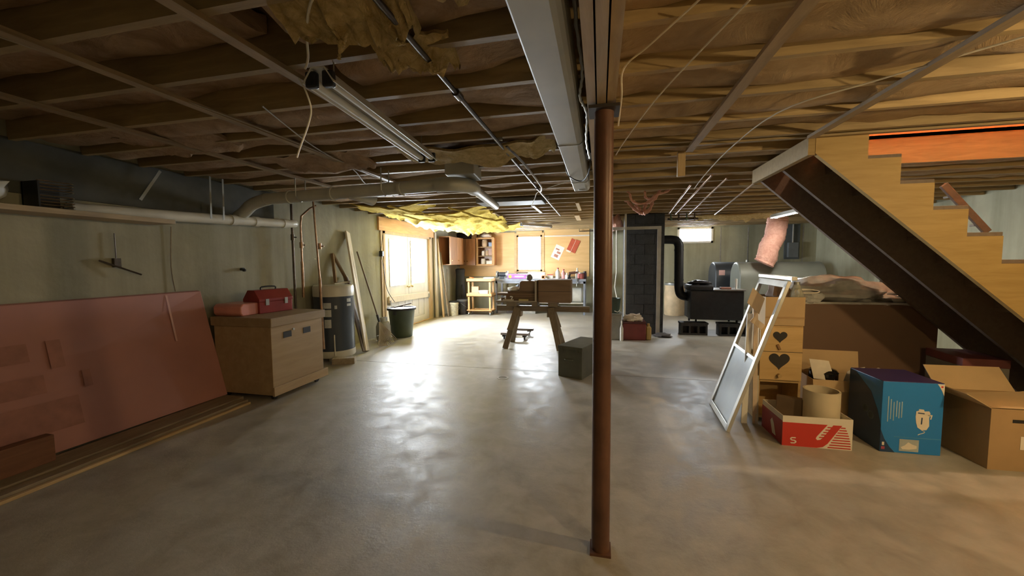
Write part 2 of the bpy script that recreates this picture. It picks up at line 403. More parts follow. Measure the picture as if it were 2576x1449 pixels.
# ------------------------------------------------------------------ windows in the far wall
def window(name, W, sill, label, sash):
    wo = struct(name, label=label); x0, x1, z0, z1 = W; f = MB(); t = .05
    f.box(x0, x0 + t, YF - .02, YF + .14, z0, z1).box(x1 - t, x1, YF - .02, YF + .14, z0, z1).box(x0, x1, YF - .02, YF + .14, z1 - t, z1).box(x0, x1, YF - .02, YF + .14, z0, z0 + t)
    f.build('window_frame', PINEX if sash else WHITEP, wo)
    if sash:
        MB().box(x0 + t, x1 - t, YF + .06, YF + .09, (z0 + z1) / 2 - .015, (z0 + z1) / 2 + .015).build('meeting_rail', WHITEP, wo)
        zz = [(z0 + t, (z0 + z1) / 2 - .015), ((z0 + z1) / 2 + .015, z1 - t)]
    else: zz = [(z0 + t, z1 - t)]
    for a, b in zz: MB().box(x0 + t, x1 - t, YF + .07, YF + .076, a, b).build('pane', glass(), wo)
    if sill: MB().box(x0 - .06, x1 + .06, YF - .09, YF + .02, z0 - .03, z0).build('window_sill', PINEX, wo, bevel=.004)
window('window_1', W1, True, 'bright wood-framed window above the workbench', True)
window('window_2', W2, False, 'small high basement window beyond the wood stove', False)
cas = MB().box(W1[0] - .07, W1[0], YF - .035, YF - .001, W1[2] - .1, W1[3] + .06).box(W1[1], W1[1] + .06, YF - .035, YF - .001, W1[2], W1[3] + .06).box(W1[0], W1[1], YF - .035, YF - .001, W1[3], W1[3] + .12)
struct('trim_4', cas, PINEX, label='wooden casing round the workbench window')

# ------------------------------------------------------------------ stairwell shaft above the stair opening
SHAFT = paint('stairwell_orange', (0.72, 0.36, 0.15), 0.6, 0, 0.12, 2)
w = MB(); H = 4.6
w.box(SX0 - .5, SX1 + .1, SY1, SY1 + .05, ZS, H).box(SX0 - .5, SX1 + .1, SY0 - .05, SY0, ZS + .03, H).box(SX0 - .55, SX0 - .5, SY0, SY1, ZS + .03, H).box(SX1 + .05, SX1 + .1, SY0, SY1, ZS, H).box(SX0 - .55, SX1 + .1, SY0 - .05, SY1 + .05, H, H + .05)
struct('wall_stairwell', w, SHAFT, label='orange lit stairwell walls above the staircase')
def bulb_lamp(name, label, loc, power, colr, r=.035, drop=0.0):
    t = T(name, label, 'lamp', (loc[0], loc[1], loc[2] - drop))
    if drop: MB().cyl((0, 0, -.01), (0, 0, drop), .004, n=6).build('flex', WHITE, t)
    MB().lathe([(.055, 0), (.055, -.025), (.03, -.045), (.02, -.06)]).build('socket', WHITE, t, smooth=True)
    L = power / (math.pi * 4 * math.pi * r * r)
    MB().blob((0, 0, -.06 - r * 1.05), (r, r, r * 1.1), 16, 0).build('bulb', emit(name + '_glow', colr, L), t, smooth=True)
bulb_lamp('stairwell_bulb', 'bare bulb at the head of the stairwell', (3.0, 3.9, H - .01), 95, (1.0, .72, .45))
bulb_lamp('ceiling_bulb', 'bare ceiling bulb behind the viewer', (2.3, -0.5, ZJ), 39, (1.0, .72, .36), drop=.22)
bulb_lamp('ceiling_bulb', 'bare ceiling bulb to the right of the stairs', (2.75, 1.6, ZJ), 58, (1.0, .70, .34), drop=.20)

# ================================================================== POST, DUCTS, PIPES, LIGHTS, WIRES
POSTM = paint('post_brown_paint', (0.135, 0.062, 0.038), 0.38, 0.1, 0.25, 7, 0.05)
t = T('support_post', 'brown painted steel post holding up the girder', 'post', (0.012, 1.86, 0))
MB().cyl((0, 0, .012), (0, 0, 2.10), .044, n=28).build('column', POSTM, t, smooth=True)
MB().box(-.068, .068, -.07, .07, 2.10, 2.114).build('cap_plate', paint('plate_dark', (.06, .05, .045), .5, .4), t)
MB().box(-.05, .05, -.05, .05, 0, .012).build('base_plate', POSTM, t)

# long grey duct beside the girder
prof = [(-0.275, 2.325), (-0.272, 2.172), (-0.266, 2.168), (-0.150, 2.168), (-0.132, 2.172), (-0.118, 2.186), (-0.112, 2.205), (-0.112, 2.325)]
t = T('ceiling_duct', 'long pale grey duct running beside the wooden girder', 'duct')
MB().prism(prof, 5.4, lambda u, v, w_: (u, -1.2 + w_, v)).build('duct_body', GREYPIPE, t)
MB().lathe([(.080, 0), (.080, -.025), (.06, -.06), (.02, -.075)], n=24).build('end_boot', GREYPIPE, t, smooth=True).location = (-.19, 4.12, 2.235)
for y in (0.9, 2.55, 3.75): MB().prism([(u * 1.0 - .002 if u < -.2 else u + .003, v - .003) for u, v in prof], .02, lambda u, v, w_, y=y: (u, y + w_, v)).build('seam_band', GALV, t)
cab = curve_pts([(-.085, .8, 2.33), (-.09, 1.4, 2.27), (-.082, 1.75, 2.24), (-.10, 1.9, 2.20), (-.075, 2.1, 2.19), (-.09, 2.5, 2.17), (-.08, 2.95, 2.18)], 60)
solo('armoured_cable', MB().tube([p + Vector((.002 * math.sin(i * 2.1), 0, .002 * math.cos(i * 2.1))) for i, p in enumerate(cab)], [.008 if i % 2 else .0065 for i in range(61)], 8), GALV, 'silvery armoured cable sagging between grey duct and girder', 'cable', smooth=True)
solo('junction_box', MB().box(-.035, .035, -.10, .10, -.05, .05), BLACK, 'dark junction box tucked between duct and girder', 'electrical box', (-.082, 3.05, 2.27), bevel=.006)
solo('looped_cable', MB().tube(curve_pts([(-.08, 3.15, 2.24), (-.10, 3.3, 2.15), (-.17, 3.5, 2.13), (-.28, 3.45, 2.18), (-.30, 3.4, 2.3)], 24), .005, 6), BLACK, 'black cord looped under the end of the grey duct', 'cord', smooth=True)

# black iron gas pipe with coupling
t = T('gas_pipe', 'dark iron pipe running straight under the joists left of the duct', 'pipe')
MB().cyl((-.735, .3, 2.30), (-.74, 7.4, 2.30), .0125, n=10).build('pipe', IRONP, t, smooth=True)
for y in (1.97, 4.6): MB().cyl((-.736, y - .035, 2.30), (-.736, y + .035, 2.30), .021, n=10).build('coupling', IRONP, t, smooth=True)
for y in (1.1, 2.8, 5.4): MB().box(-.765, -.705, y - .012, y + .012, 2.312, 2.331).build('hanger', GALV, t)
t = T('small_iron_pipe', 'short branch pipe tied alongside the dark iron pipe', 'pipe')
MB().tube(curve_pts([(-.70, 2.9, 2.30), (-.66, 3.4, 2.285), (-.66, 4.4, 2.28), (-.72, 4.75, 2.28)], 16), .010, 8).build('pipe', IRONP, t, smooth=True)

# shop light hanging at left (unlit), with two tubes
def strip_light(label, a, b, lit, wd=.15, n_t=2, strength=0):
    a, b = Vector(a), Vector(b); L = (b - a).length; ang = math.atan2((b - a).y, (b - a).x)
    t = T('fluorescent_fixture', label, 'light fixture', a, ang)
    h = wd / 2
    pr = [(-h, 0.012), (-h + .006, 0.0), (-h * .35, .052), (0, .058), (h * .35, .052), (h - .006, 0.0), (h, .012), (h * .42, .075), (-h * .42, .075)]
    MB().prism([(-h, -.004), (-h * .42, .062), (h * .42, .062), (h, -.004), (h - .006, -.004), (h * .40, .056), (-h * .40, .056), (-h + .006, -.004)], L, lambda u, v, w_: (w_, u, v)).build('reflector', WHITEP, t)
    for s in ((-.35, .35) if n_t == 2 else (0,)):
        y = s * wd * 1.0 * .75
        MB().cyl((.035, y, .012), (L - .035, y, .012), .019, n=14).build('tube', emit('lit_tube', (1, .95, .86), strength) if lit else paint('unlit_tube', (.70, .69, .62), .55, 0, .03), t, smooth=True)
        for x0 in (.004, L - .034): MB().box(x0, x0 + .03, y - .026, y + .026, -.018, .05).build('socket', WHITEP if lit else BLACK, t, bevel=.008)
    for x in (.12, L - .12): MB().cyl((x, 0, .06), (x, 0, ZJ - a.z + .01), .003, n=6).build('hanger', GALV, t)
    return t
strip_light('unlit twin-tube shop light hanging below the joists at left', (-1.18, 1.47, 2.195), (-1.28, 2.76, 2.195), False, .15)
strip_light('glowing fluorescent fixture hanging above the oil tanks', (3.19, 7.25, 2.215), (3.14, 8.15, 2.215), True, .14, 2, 80)
strip_light('small unlit strip light on joists near the workbench window', (-1.75, 8.6, 2.255), (-1.15, 9.3, 2.255), False, .10, 1)

# grey round duct crossing to the left wall, with elbows
t = T('vent_pipe', 'grey round vent duct crossing from left wall to ceiling centre', 'duct')
MB().tube(curve_pts([(-4.12, 3.72, 1.98), (-4.02, 3.70, 2.02), (-3.85, 3.66, 2.10), (-3.6, 3.62, 2.14)], 14), .066, 16).build('elbow', GREYPIPE, t, smooth=True)
MB().cyl((-3.62, 3.62, 2.14), (-1.45, 3.42, 2.15), .062, n=20).build('pipe', GREYPIPE, t, smooth=True)
MB().tube(curve_pts([(-2.5, 3.52, 2.14), (-2.42, 3.60, 2.12), (-2.38, 3.74, 2.10)], 10), .066, 16).build('tee', GREYPIPE, t, smooth=True)
MB().tube(curve_pts([(-1.5, 3.425, 2.15), (-1.32, 3.44, 2.15), (-1.25, 3.60, 2.16), (-1.26, 3.8, 2.17)], 16), .07, 16).build('elbow', GREYPIPE, t, smooth=True)
MB().cyl((-1.26, 3.78, 2.17), (-1.40, 5.15, 2.19), .05, n=18).build('branch_pipe', GALV, t, smooth=True)
for x in (-3.3, -2.72, -1.9): MB().cyl((x, 3.615 - (x + 3.62) * .092, 2.14), (x + .03, 3.612 - (x + 3.62) * .092, 2.14), .069, n=20).build('coupling', GREYPIPE, t, smooth=True)
for x in (-3.1, -2.05): MB().tube([(x, 3.58 - (x + 3.62) * .09 - .07, 2.33), (x, 3.58 - (x + 3.62) * .09 - .07, 2.12), (x, 3.58 - (x + 3.62) * .09, 2.072), (x, 3.58 - (x + 3.62) * .09 + .07, 2.12), (x, 3.58 - (x + 3.62) * .09 + .07, 2.33)], .006, 6).build('hanger_strap', GALV, t)
solo('grille_box', MB().box(-.14, .14, -.16, .16, 0, .16), GREYPIPE, 'boxy grey duct boot above the vent elbow', 'duct', (-1.28, 3.55, 2.23), .1, bevel=.01)
solo('trunk_duct', MB().box(-1.75, -.79, 5.35, 5.75, 2.275, 2.329), paint('trunk_grey', (.17, .16, .145), .6), 'flat grey trunk duct crossing under joists at mid room', 'duct', bevel=.008)

# white drain pipe on the left wall
t = T('drain_pipe', 'white plastic drain pipe along the left wall under the vent duct', 'pipe')
MB().cyl((-4.06, 2.2, 1.86), (-4.06, 4.42, 1.955), .052, n=18).build('pipe', PVC, t, smooth=True)
for y in (3.55, 3.85, 4.28): MB().cyl((-4.06, y, 1.917 + (y - 3.55) * .043), (-4.06, y + .07, 1.92 + (y - 3.55) * .043), .06, n=18).build('coupling', PVC, t, smooth=True)
MB().tube(curve_pts([(-4.06, 4.35, 1.95), (-4.08, 4.50, 1.965), (-4.14, 4.56, 1.97)], 8), .052, 14).build('elbow', PVC, t, smooth=True)
for y in (3.28, 3.42): MB().bar((-3.99, y, 1.9), (-3.99, y + .01, 2.34), .018, .003, (1, 0, 0)).build('hanger_strap', GALV, t)
solo('wall_strap', MB().bar((-4.15, 2.75, 2.02), (-4.13, 2.92, 2.32), .025, .004, (1, 0, 0)), GALV, 'thin metal strap slanting on the dark wall above the shelf', 'strap')

# dangling wires at left of the shop light
WIRE = paint('white_wire', (.72, .68, .58), .5, 0, .05)
solo('hanging_wire', MB().tube(curve_pts([(-.88, 1.15, 2.335), (-.98, 1.2, 2.315), (-1.10, 1.32, 2.30), (-1.19, 1.43, 2.275), (-1.24, 1.47, 2.255)], 20), .005, 6), WIRE, 'white wire running over the joists to the shop light end', 'wire', smooth=True)
solo('hanging_wire', MB().tube(curve_pts([(-1.30, 1.50, 2.235), (-1.285, 1.52, 2.19), (-1.285, 1.55, 2.12), (-1.31, 1.555, 2.05), (-1.36, 1.56, 1.96), (-1.385, 1.565, 1.915)], 24), .004, 6), WIRE, 'white wire dangling free below the near end of the shop light', 'wire', smooth=True)
for i, (lab, pts) in enumerate([
    ('thin cable stapled across joists left of the shop light', [(-2.4, .6, 2.325), (-2.24, 1.6, 2.318), (-2.20, 2.4, 2.315), (-2.24, 3.4, 2.31), (-2.35, 4.2, 2.31)]),
    ('thin cable crossing joists above the water heater', [(-1.9, 1.9, 2.325), (-2.15, 2.6, 2.318), (-2.3, 3.3, 2.312), (-2.6, 4.0, 2.31), (-2.7, 4.8, 2.31)]),
    ('thin wire running from beside girder to stair side joists', [(.36, 1.45, 2.325), (.20, 1.75, 2.322), (.10, 1.93, 2.318), (.10, 2.1, 2.26), (.095, 2.35, 2.2)]),
    ('long thin wire slanting across joists right of the girder', [(.50, 1.55, 2.325), (.30, 2.3, 2.318), (.17, 3.05, 2.315), (.12, 3.4, 2.31)]),
    ('long pale wire from upper right corner to the hanging block', [(1.75, 2.0, 2.325), (1.35, 2.35, 2.318), (1.05, 2.66, 2.312), (1.0, 3.4, 2.312), (1.05, 4.4, 2.31), (1.10, 5.1, 2.29)]),
    ('pale cable loop under joists near the iron pipe end', [(-.30, 4.3, 2.31), (-.55, 4.55, 2.30), (-.75, 4.75, 2.28), (-.85, 5.1, 2.26), (-.95, 5.4, 2.20)])]):
    solo('ceiling_cable', MB().tube(curve_pts(pts, 24), .0045, 6), WIRE if i > 1 else paint('grey_wire', (.35, .30, .22), .6), lab, 'cable', smooth=True)
solo('hanging_block', MB().box(-.03, .03, -.02, .02, -.20, 0), PINEZ, 'short pale wood block hanging at the end of the strapping', 'wood block', (.655, 3.52, ZJ - .001), bevel=.003)
# copper lines and valves near the chimney
for i, (x0, y0, x1, y1, lab) in enumerate([(1.02, 4.9, 1.22, 7.6, 'shiny copper pipe under joists nearest the chimney'), (1.12, 4.4, 1.35, 7.7, 'middle copper pipe of the run beside the chimney'), (1.32, 4.6, 1.60, 7.8, 'long copper pipe under joists toward the stove pipe'), (1.7, 4.9, 2.1, 8.0, 'copper pipe furthest from the chimney under joists')]):
    solo('copper_line', MB().cyl((x0, y0, 2.305), (x1, y1, 2.295), .011, n=8), COPPER, lab, 'pipe', smooth=True)
t = T('valve_manifold', 'cluster of dark pipe valves at the ceiling beside the chimney', 'valve', (1.55, 7.9, 2.22))
MB().cyl((-.3, 0, 0), (.25, .05, 0), .022, n=10).build('manifold_pipe', IRONP, t, smooth=True)
for k in range(4):
    MB().cyl((-.24 + .14 * k, .01, -.03), (-.24 + .14 * k, .01, .10), .012, n=8).blob((-.24 + .14 * k, 0, 0), (.03, .03, .035), 8, .1).build('valve', IRONP if k % 2 else paint('valve_green', (.12, .17, .10), .4), t, smooth=True)

# torn fibreglass hanging between joists
def rag(name, label, path, wid, hang, mat, seed, nu=26, nv=8, group=None):
    P_ = curve_pts(path, nu)
    def fn(u, v):
        p = P_[min(nu, int(round(u * nu)))].copy()
        n1 = noise.noise(Vector((u * 6, v * 2, seed))); n2 = noise.noise(Vector((u * 19, v * 6, seed + 4))); n3 = noise.noise(Vector((u * 9, seed, 2)))
        p.y += (v - .5) * wid * (1 + .3 * n3) + n1 * .05
        e = v ** 1.4
        p.z -= e * hang * (0.55 + .8 * abs(n3) + .35 * n2) + .03 * n1
        p.z = min(p.z, 2.45)
        return p
    return solo(name, MB().sheet(fn, nu, nv, (0.0, .015, .022)), mat, label, 'insulation', smooth=True, group=group)
TORN = fibre('torn_fibreglass', (0.48, 0.33, 0.12), (0.86, 0.67, 0.34), 22, 1.0)
rag('torn_insulation', 'torn yellow insulation drooping above the shop light', [(-1.16, 1.20, 2.37), (-.98, 1.22, 2.36), (-.80, 1.25, 2.37), (-.68, 1.3, 2.38)], .24, .14, TORN, 1.0)
rag('torn_insulation', 'ragged insulation flap hanging beside the iron pipe', [(-.95, 1.55, 2.345), (-.78, 1.58, 2.33), (-.62, 1.62, 2.35)], .14, .09, TORN, 7.7)
rag('torn_insulation', 'fluffy insulation patch bulging left of the grey duct', [(-.66, 1.12, 2.40), (-.5, 1.15, 2.38), (-.32, 1.18, 2.40)], .30, .08, TORN, 3.3)
rag('torn_insulation', 'long sagging batt with bright ragged edge beyond the shop light', [(-1.62, 3.02, 2.34), (-1.2, 3.05, 2.30), (-.8, 3.05, 2.29), (-.5, 3.02, 2.33), (-.35, 3.0, 2.36)], .32, .05, TORN, 5.1, 44)
rag('torn_insulation', 'drooping insulation near the left wall above the vent duct', [(-2.9, 3.0, 2.36), (-2.6, 3.0, 2.34), (-2.2, 3.05, 2.33), (-2.0, 3.05, 2.36)], .34, .07, KRAFT, 9.3)
rag('torn_insulation', 'brown insulation sagging over the far left shelf', [(-3.6, 2.35, 2.38), (-3.2, 2.35, 2.34), (-2.7, 2.35, 2.36)], .34, .05, KRAFT, 12.3)
def shred(label, strands, mat):
    t = T('torn_insulation', label, 'insulation', strands[0][0][0]); o_ = Vector(strands[0][0][0])
    for q, (pts, r0) in enumerate(strands):
        c_ = curve_pts(pts, 22)
        MB().tube([p - o_ + Vector((.03 * noise.noise(p * 7 + Vector((q, 0, 0))), .02 * noise.noise(p * 9), .03 * noise.noise(p * 8 + Vector((0, q, 3))))) for p in c_], [r0 * (.35 + 1.1 * abs(noise.noise(Vector((k * .45, q * 3.1, 1))))) for k in range(23)], 8).build('strand', mat, t, smooth=True)
shred('pale tatter of insulation drooping in loops right of the post', [([(.33, 5.4, 2.36), (.42, 5.4, 2.22), (.58, 5.4, 2.19), (.74, 5.4, 2.30), (.95, 5.4, 2.36)], .03), ([(.55, 5.45, 2.36), (.60, 5.45, 2.25), (.68, 5.45, 2.23), (.78, 5.45, 2.36)], .03)], PINKF)
shred('pinkish shred of insulation hanging before the chimney', [([(.34, 6.2, 2.36), (.50, 6.2, 2.22), (.62, 6.2, 2.15), (.70, 6.2, 2.22), (.78, 6.2, 2.36)], .045), ([(.52, 6.25, 2.3), (.60, 6.25, 2.17), (.66, 6.25, 2.30)], .05)], PINKF)
rag('torn_insulation', 'ragged insulation edge under joists above the stove', [(1.9, 8.6, 2.36), (2.4, 8.6, 2.32), (3.0, 8.6, 2.33), (3.4, 8.6, 2.36)], .3, .10, TORN, 17.1, 30)
shred('wispy yellow strands dangling from the torn insulation', [([(-.98, 1.28, 2.27), (-.955, 1.30, 2.23), (-.965, 1.31, 2.18)], .012), ([(-.90, 1.30, 2.27), (-.93, 1.31, 2.235), (-.955, 1.31, 2.215)], .010), ([(-.80, 1.34, 2.28), (-.77, 1.36, 2.245), (-.74, 1.38, 2.25)], .012), ([(-.72, 1.62, 2.29), (-.70, 1.64, 2.255), (-.66, 1.64, 2.27)], .010)], TORN)
# the bright yellow mass over the door: overlapping fallen batts
for i, (x0, x1, y, z, wd, hg, lab) in enumerate([
    (-3.95, -2.6, 5.7, 2.32, .34, .08, 'nearest yellow batt falling from joists left of the door'),
    (-3.9, -1.9, 6.5, 2.30, .40, .12, 'yellow batt sagging over the near door leaf'),
    (-3.8, -1.9, 7.0, 2.27, .42, .10, 'middle yellow batt of the fallen heap by the door'),
    (-3.9, -1.85, 7.45, 2.24, .42, .12, 'lowest bright yellow batt sagging in front of the cabinets'),
    (-3.7, -1.95, 7.9, 2.22, .42, .14, 'yellow batt drooping over the far door leaf'),
    (-3.6, -2.05, 8.4, 2.22, .45, .12, 'deepest yellow batt sagging before the wall cabinets'),
    (-3.2, -1.8, 8.9, 2.26, .42, .10, 'rear yellow batt hanging above the utility cart')]):
    s_ = i * 3.7 + 2
    rag('fallen_insulation', lab, [(x0, y, z + .05), (x0 * .7 + x1 * .3, y, z - .02), (x0 * .4 + x1 * .6, y + .05, z - .04), (x1, y, z + .06)], wd, hg, YELF, s_, 40, 10, 'fallen yellow batts above the door')
for i, (a, b, lab) in enumerate([((-3.2, 5.4, 2.3), (-2.2, 6.3, 2.2), 'loose yellow strand nearest the vent duct'), ((-2.4, 5.9, 2.32), (-1.7, 6.6, 2.16), 'loose yellow strand trailing toward the trunk duct'), ((-3.5, 6.0, 2.3), (-2.7, 6.9, 2.18), 'loose yellow strand above the door glass')]):
    a, b = Vector(a), Vector(b); m = (a + b) / 2 - Vector((0, 0, .05))
    solo('insulation_strand', MB().tube([p + Vector((.02 * noise.noise(p * 9), 0, .03 * noise.noise(p * 7))) for p in curve_pts([a, m, b], 24)], [.02 * (.5 + abs(noise.noise(Vector((k, i, 0)) * .6))) for k in range(25)], 7), YELF, lab, 'insulation', smooth=True)

# ================================================================== STAIRCASE
st = T('staircase', 'open wooden basement staircase with yellow pine stringers', 'stairs')
RUN, RISE, TX, TZ, N = .205, .192, 1.895, 2.155, 11
low = lambda x: 2.235 - .93 * (x - 1.54)
poly = [(1.56, 2.335), (TX, 2.335)]
for k in range(N + 1):
    x = TX + RUN * k; z = TZ - RISE * k
    if z < .03: break
    poly += [(x, z), (x + RUN, z)]
poly += [(poly[-1][0], 0.0), (1.54 + 2.235 / .93, 0.0), (1.56, low(1.56))]
for y, m_ in ((3.365, STAIRY), (3.89, STAIRD), (4.365, STAIRD)):
    MB().prism(poly, .04, lambda u, v, w_, y=y: (u, y + w_, v)).build('stringer', m_, st)
for k in range(N + 1):
    x = TX + RUN * k; z = TZ - RISE * k
    if z < .05: break
    MB().box(x - .01, x + RUN + .012, 3.385, 4.42, z, z + .028).build('tread', STAIRD, st, bevel=.003)
    MB().box(x - .012, x + .008, 3.405, 4.36, z + .028, z + RISE).build('riser', STAIRD, st)
MB().box(1.50, 1.545, 3.34, 4.42, 2.20, 2.33).build('header_board', STAIRY, st)
rl = T('handrail', 'dark wooden handrail piece on wall side of the stairs', 'handrail')
MB().bar((3.05, 4.36, 2.10), (3.40, 4.36, 1.66), .03, .06).build('rail', STAIRD, rl, bevel=.006)
for u in (.2, .8): MB().cyl((3.05 + .35 * u, 4.39, 2.08 - .44 * u), (3.05 + .35 * u, 4.44, 2.08 - .44 * u), .01, n=8).build('bracket', GALV, rl)

# ================================================================== LEFT SIDE
# high shelf on the left wall and what lies on it
t = T('wall_shelf', 'long rough plank shelf high on the dark left wall', 'shelf', (XL, 0, 1.80))
MB().box(.002, .30, -.4, 2.86, 0, .04).build('board', wood('shelf_plank', (.33, .26, .17), (.46, .37, .25), 'Y'), t, bevel=.003)
for y in (.5,): MB().bar((.01, y, -.22), (.24, y, -.002), .04, .03).build('brace', PINEY, t)
t = T('wire_basket', 'dark basket with glinting chrome wires on the wall shelf', 'basket', (-4.06, 2.10, 1.84))
MB().box(-.1, .07, -.10, .10, .0, .012).box(-.1, -.09, -.10, .10, 0, .2).box(-.1, .07, -.10, -.09, 0, .2).build('tray', BLACK, t)
for k in range(8):
    z = .03 + .022 * k + (.02 if k > 3 else 0)
    MB().tube(curve_pts([(.06, -.10, z), (.075, .0, z), (.07, .10, z), (-.09, .12, z)], 14), .004, 6).build('wire', paint('chrome', (.85, .82, .72), .12, 1, .02), t, smooth=True)
solo('crumpled_bag', MB().blob((0, 0, .11), (.10, .14, .13), 20, .55, 2.6, 3.0, -.10), film('cloudy_plastic', (.55, .55, .47), .75), 'cloudy crumpled plastic bag at the end of the wall shelf', 'bag', (-4.07, 1.72, 1.84), smooth=True)
solo('dark_carton', MB().box(-.09, .09, -.2, .2, 0, .17), paint('dark_box', (.05, .035, .03), .7), 'dark carton at the near end of the wall shelf', 'box', (-4.08, 1.30, 1.841), bevel=.005)
t = T('wall_bracket', 'rusty rod and hook fixed to the left wall above foam board', 'bracket', (-4.19, 2.55, 1.42))
MB().cyl((.012, -.12, .04), (.05, .16, -.09), .008, n=8).build('rod', IRONP, t)
MB().box(.0, .03, -.025, .025, -.02, .06).cyl((.012, 0, .06), (.012, .0, .28), .004, n=6).build('plate', IRONP, t)
solo('wall_hook', MB().cyl((0, 0, 0), (.04, 0, 0), .018, n=10).blob((.045, 0, -.01), (.02, .025, .02), 8, .2), BLACK, 'small black knob on the left wall above the red toolbox', 'hook', (-4.199, 3.78, 1.36))
solo('wall_cable', MB().tube(curve_pts([(-4.18, 3.02, 1.80), (-4.185, 3.0, 1.4), (-4.18, 3.02, 1.15)], 10), .004, 5), IRONP, 'thin rust streaked cable down the left wall', 'cable')

# pink foam board leaning on the wall
t = T('foam_board', 'large pink rigid foam board leaning against the left wall', 'foam board', (-3.86, 3.24, 0.045))
FOAM = paint('pink_foam', (0.43, 0.20, 0.175), .5, 0, .10, 1.5)
def foam(u, v, w_): return (-.035 * u - .245 * v - .04 * w_, -u, 1.105 * v - .012 * w_)
MB().prism([(0, 0), (2.44, 0), (2.44, 1), (0, 1)], 1.2, lambda u, v, w_: (-.035 * u - .28 * v * (1 - .13 * u) - .03 * w_, -u, 1.10 * v + .008 * w_ - .008)).build('sheet', FOAM, t, bevel=.004)
def fp(u, v, d=.003): return (-.035 * u - .28 * v * (1 - .13 * u) + d, -u, 1.10 * v - .008 + d * .2)
MB().add([fp(.34, .58), fp(.33, .985), fp(.348, .985), fp(.358, .58)], [(0, 1, 2, 3)]).build('tape_seam', paint('foam_tape', (.62, .36, .33), .3), t)
PRN = paint('foam_print', (.345, .155, .125), .6, 0, .15, 12)
for (a, b, c_, d_) in [(1.15, 1.23, .55, .74), (1.02, 1.07, .38, .50), (1.28, 1.9, .40, .52), (1.12, 1.9, .14, .34), (1.33, 1.9, .62, .74)]:
    MB().add([fp(a, c_), fp(b, c_), fp(b, d_), fp(a, d_)], [(0, 1, 2, 3)]).build('printed_patch', PRN, t)
PLK = wood('old_plank', (.23, .185, .125), (.36, .295, .21), 'Y')
for i, (x0, x1, ya, yb, z0, z1, lab) in enumerate([(-3.86, -3.63, .2, 3.22, .0, .038, 'wide grey plank on the floor under the foam board edge'), (-3.60, -3.51, .1, 3.16, .0, .035, 'narrow weathered board on floor before the foam board'), (-3.49, -3.455, .0, 3.14, .0, .022, 'thin pale batten outermost of the floor boards')]):
    solo('floor_board', MB().box(x0, x1, ya, yb, z0, z1), PLK if i < 2 else PINEY, lab, 'board', group='loose boards on the floor at left', bevel=.003)
solo('brown_block', MB().box(-.05, .03, -.5, .0, 0, .19), wood('redbrown_wood', (.17, .07, .04), (.26, .12, .065), 'Y'), 'reddish brown wooden box standing before the foam board', 'box', (-3.79, 1.86, .038), bevel=.005)

# wooden chest on casters
CH = wood('chest_plywood', (0.33, 0.23, 0.12), (0.43, 0.315, 0.18), 'Y', 4)
t = T('storage_chest', 'plywood chest with lid on casters by the left wall', 'chest', (-3.27, 3.24, 0))
MB().box(-.72, 0, 0, .74, .06, .775).build('body', CH, t, bevel=.004)
MB().box(-.74, .025, -.02, .77, .775, .868).build('lid', CH, t, bevel=.006)
MB().box(-.005, .022, -.01, .79, .055, .15).build('base_rail', CH, t, bevel=.003)
for y in (.21, .49):
    MB().box(-.004, .004, y - .055, y + .055, .635, .70).build('hand_hole', BLACK, t)
MB().cyl((.004, .285, .71), (.018, .285, .712), .012, n=10).build('catch', GALV, t)
for x, y in ((-.06, .07), (-.06, .68), (-.66, .07), (-.66, .68)):
    MB().cyl((x - .015, y, .03), (x + .015, y, .03), .03, n=14).box(x - .02, x + .02, y - .02, y + .02, .045, .06).build('caster', BLACK, t, smooth=True)
solo('pink_bundle', MB().prism([(-.16, 0), (.16, 0), (.185, .03), (.185, .09), (.15, .13), (-.15, .13), (-.185, .1), (-.185, .03)], .34, lambda u, v, w_: (w_ - .17, u, v)), paint('pink_wrap', (.62, .26, .22), .32, 0, .15, 4), 'pink plastic wrapped bundle on the chest lid', 'bundle', (-3.86, 3.46, .868), .05, smooth=True, bevel=.01)
t = T('toolbox', 'red metal toolbox with hip roof lid on the chest', 'toolbox', (-3.76, 3.72, .868), R(-6))
REDM = paint('toolbox_red', (.27, .035, .03), .35, .2, .2, 5)
MB().box(-.12, .12, -.21, .21, 0, .13).build('body', REDM, t, bevel=.006)
MB().prism([(-.125, 0), (.125, 0), (.125, .03), (.05, .13), (-.05, .13), (-.125, .03)], .43, lambda u, v, w_: (u, w_ - .215, .13 + v)).build('lid', REDM, t, bevel=.004)
MB().tube(curve_pts([(0, -.09, .255), (0, -.08, .29), (0, .08, .29), (0, .09, .255)], 12), .009, 8).build('handle', BLACK, t, smooth=True)
for y in (-.12, .12): MB().box(.12, .132, y - .02, y + .02, .09, .16).build('latch', GALV, t)

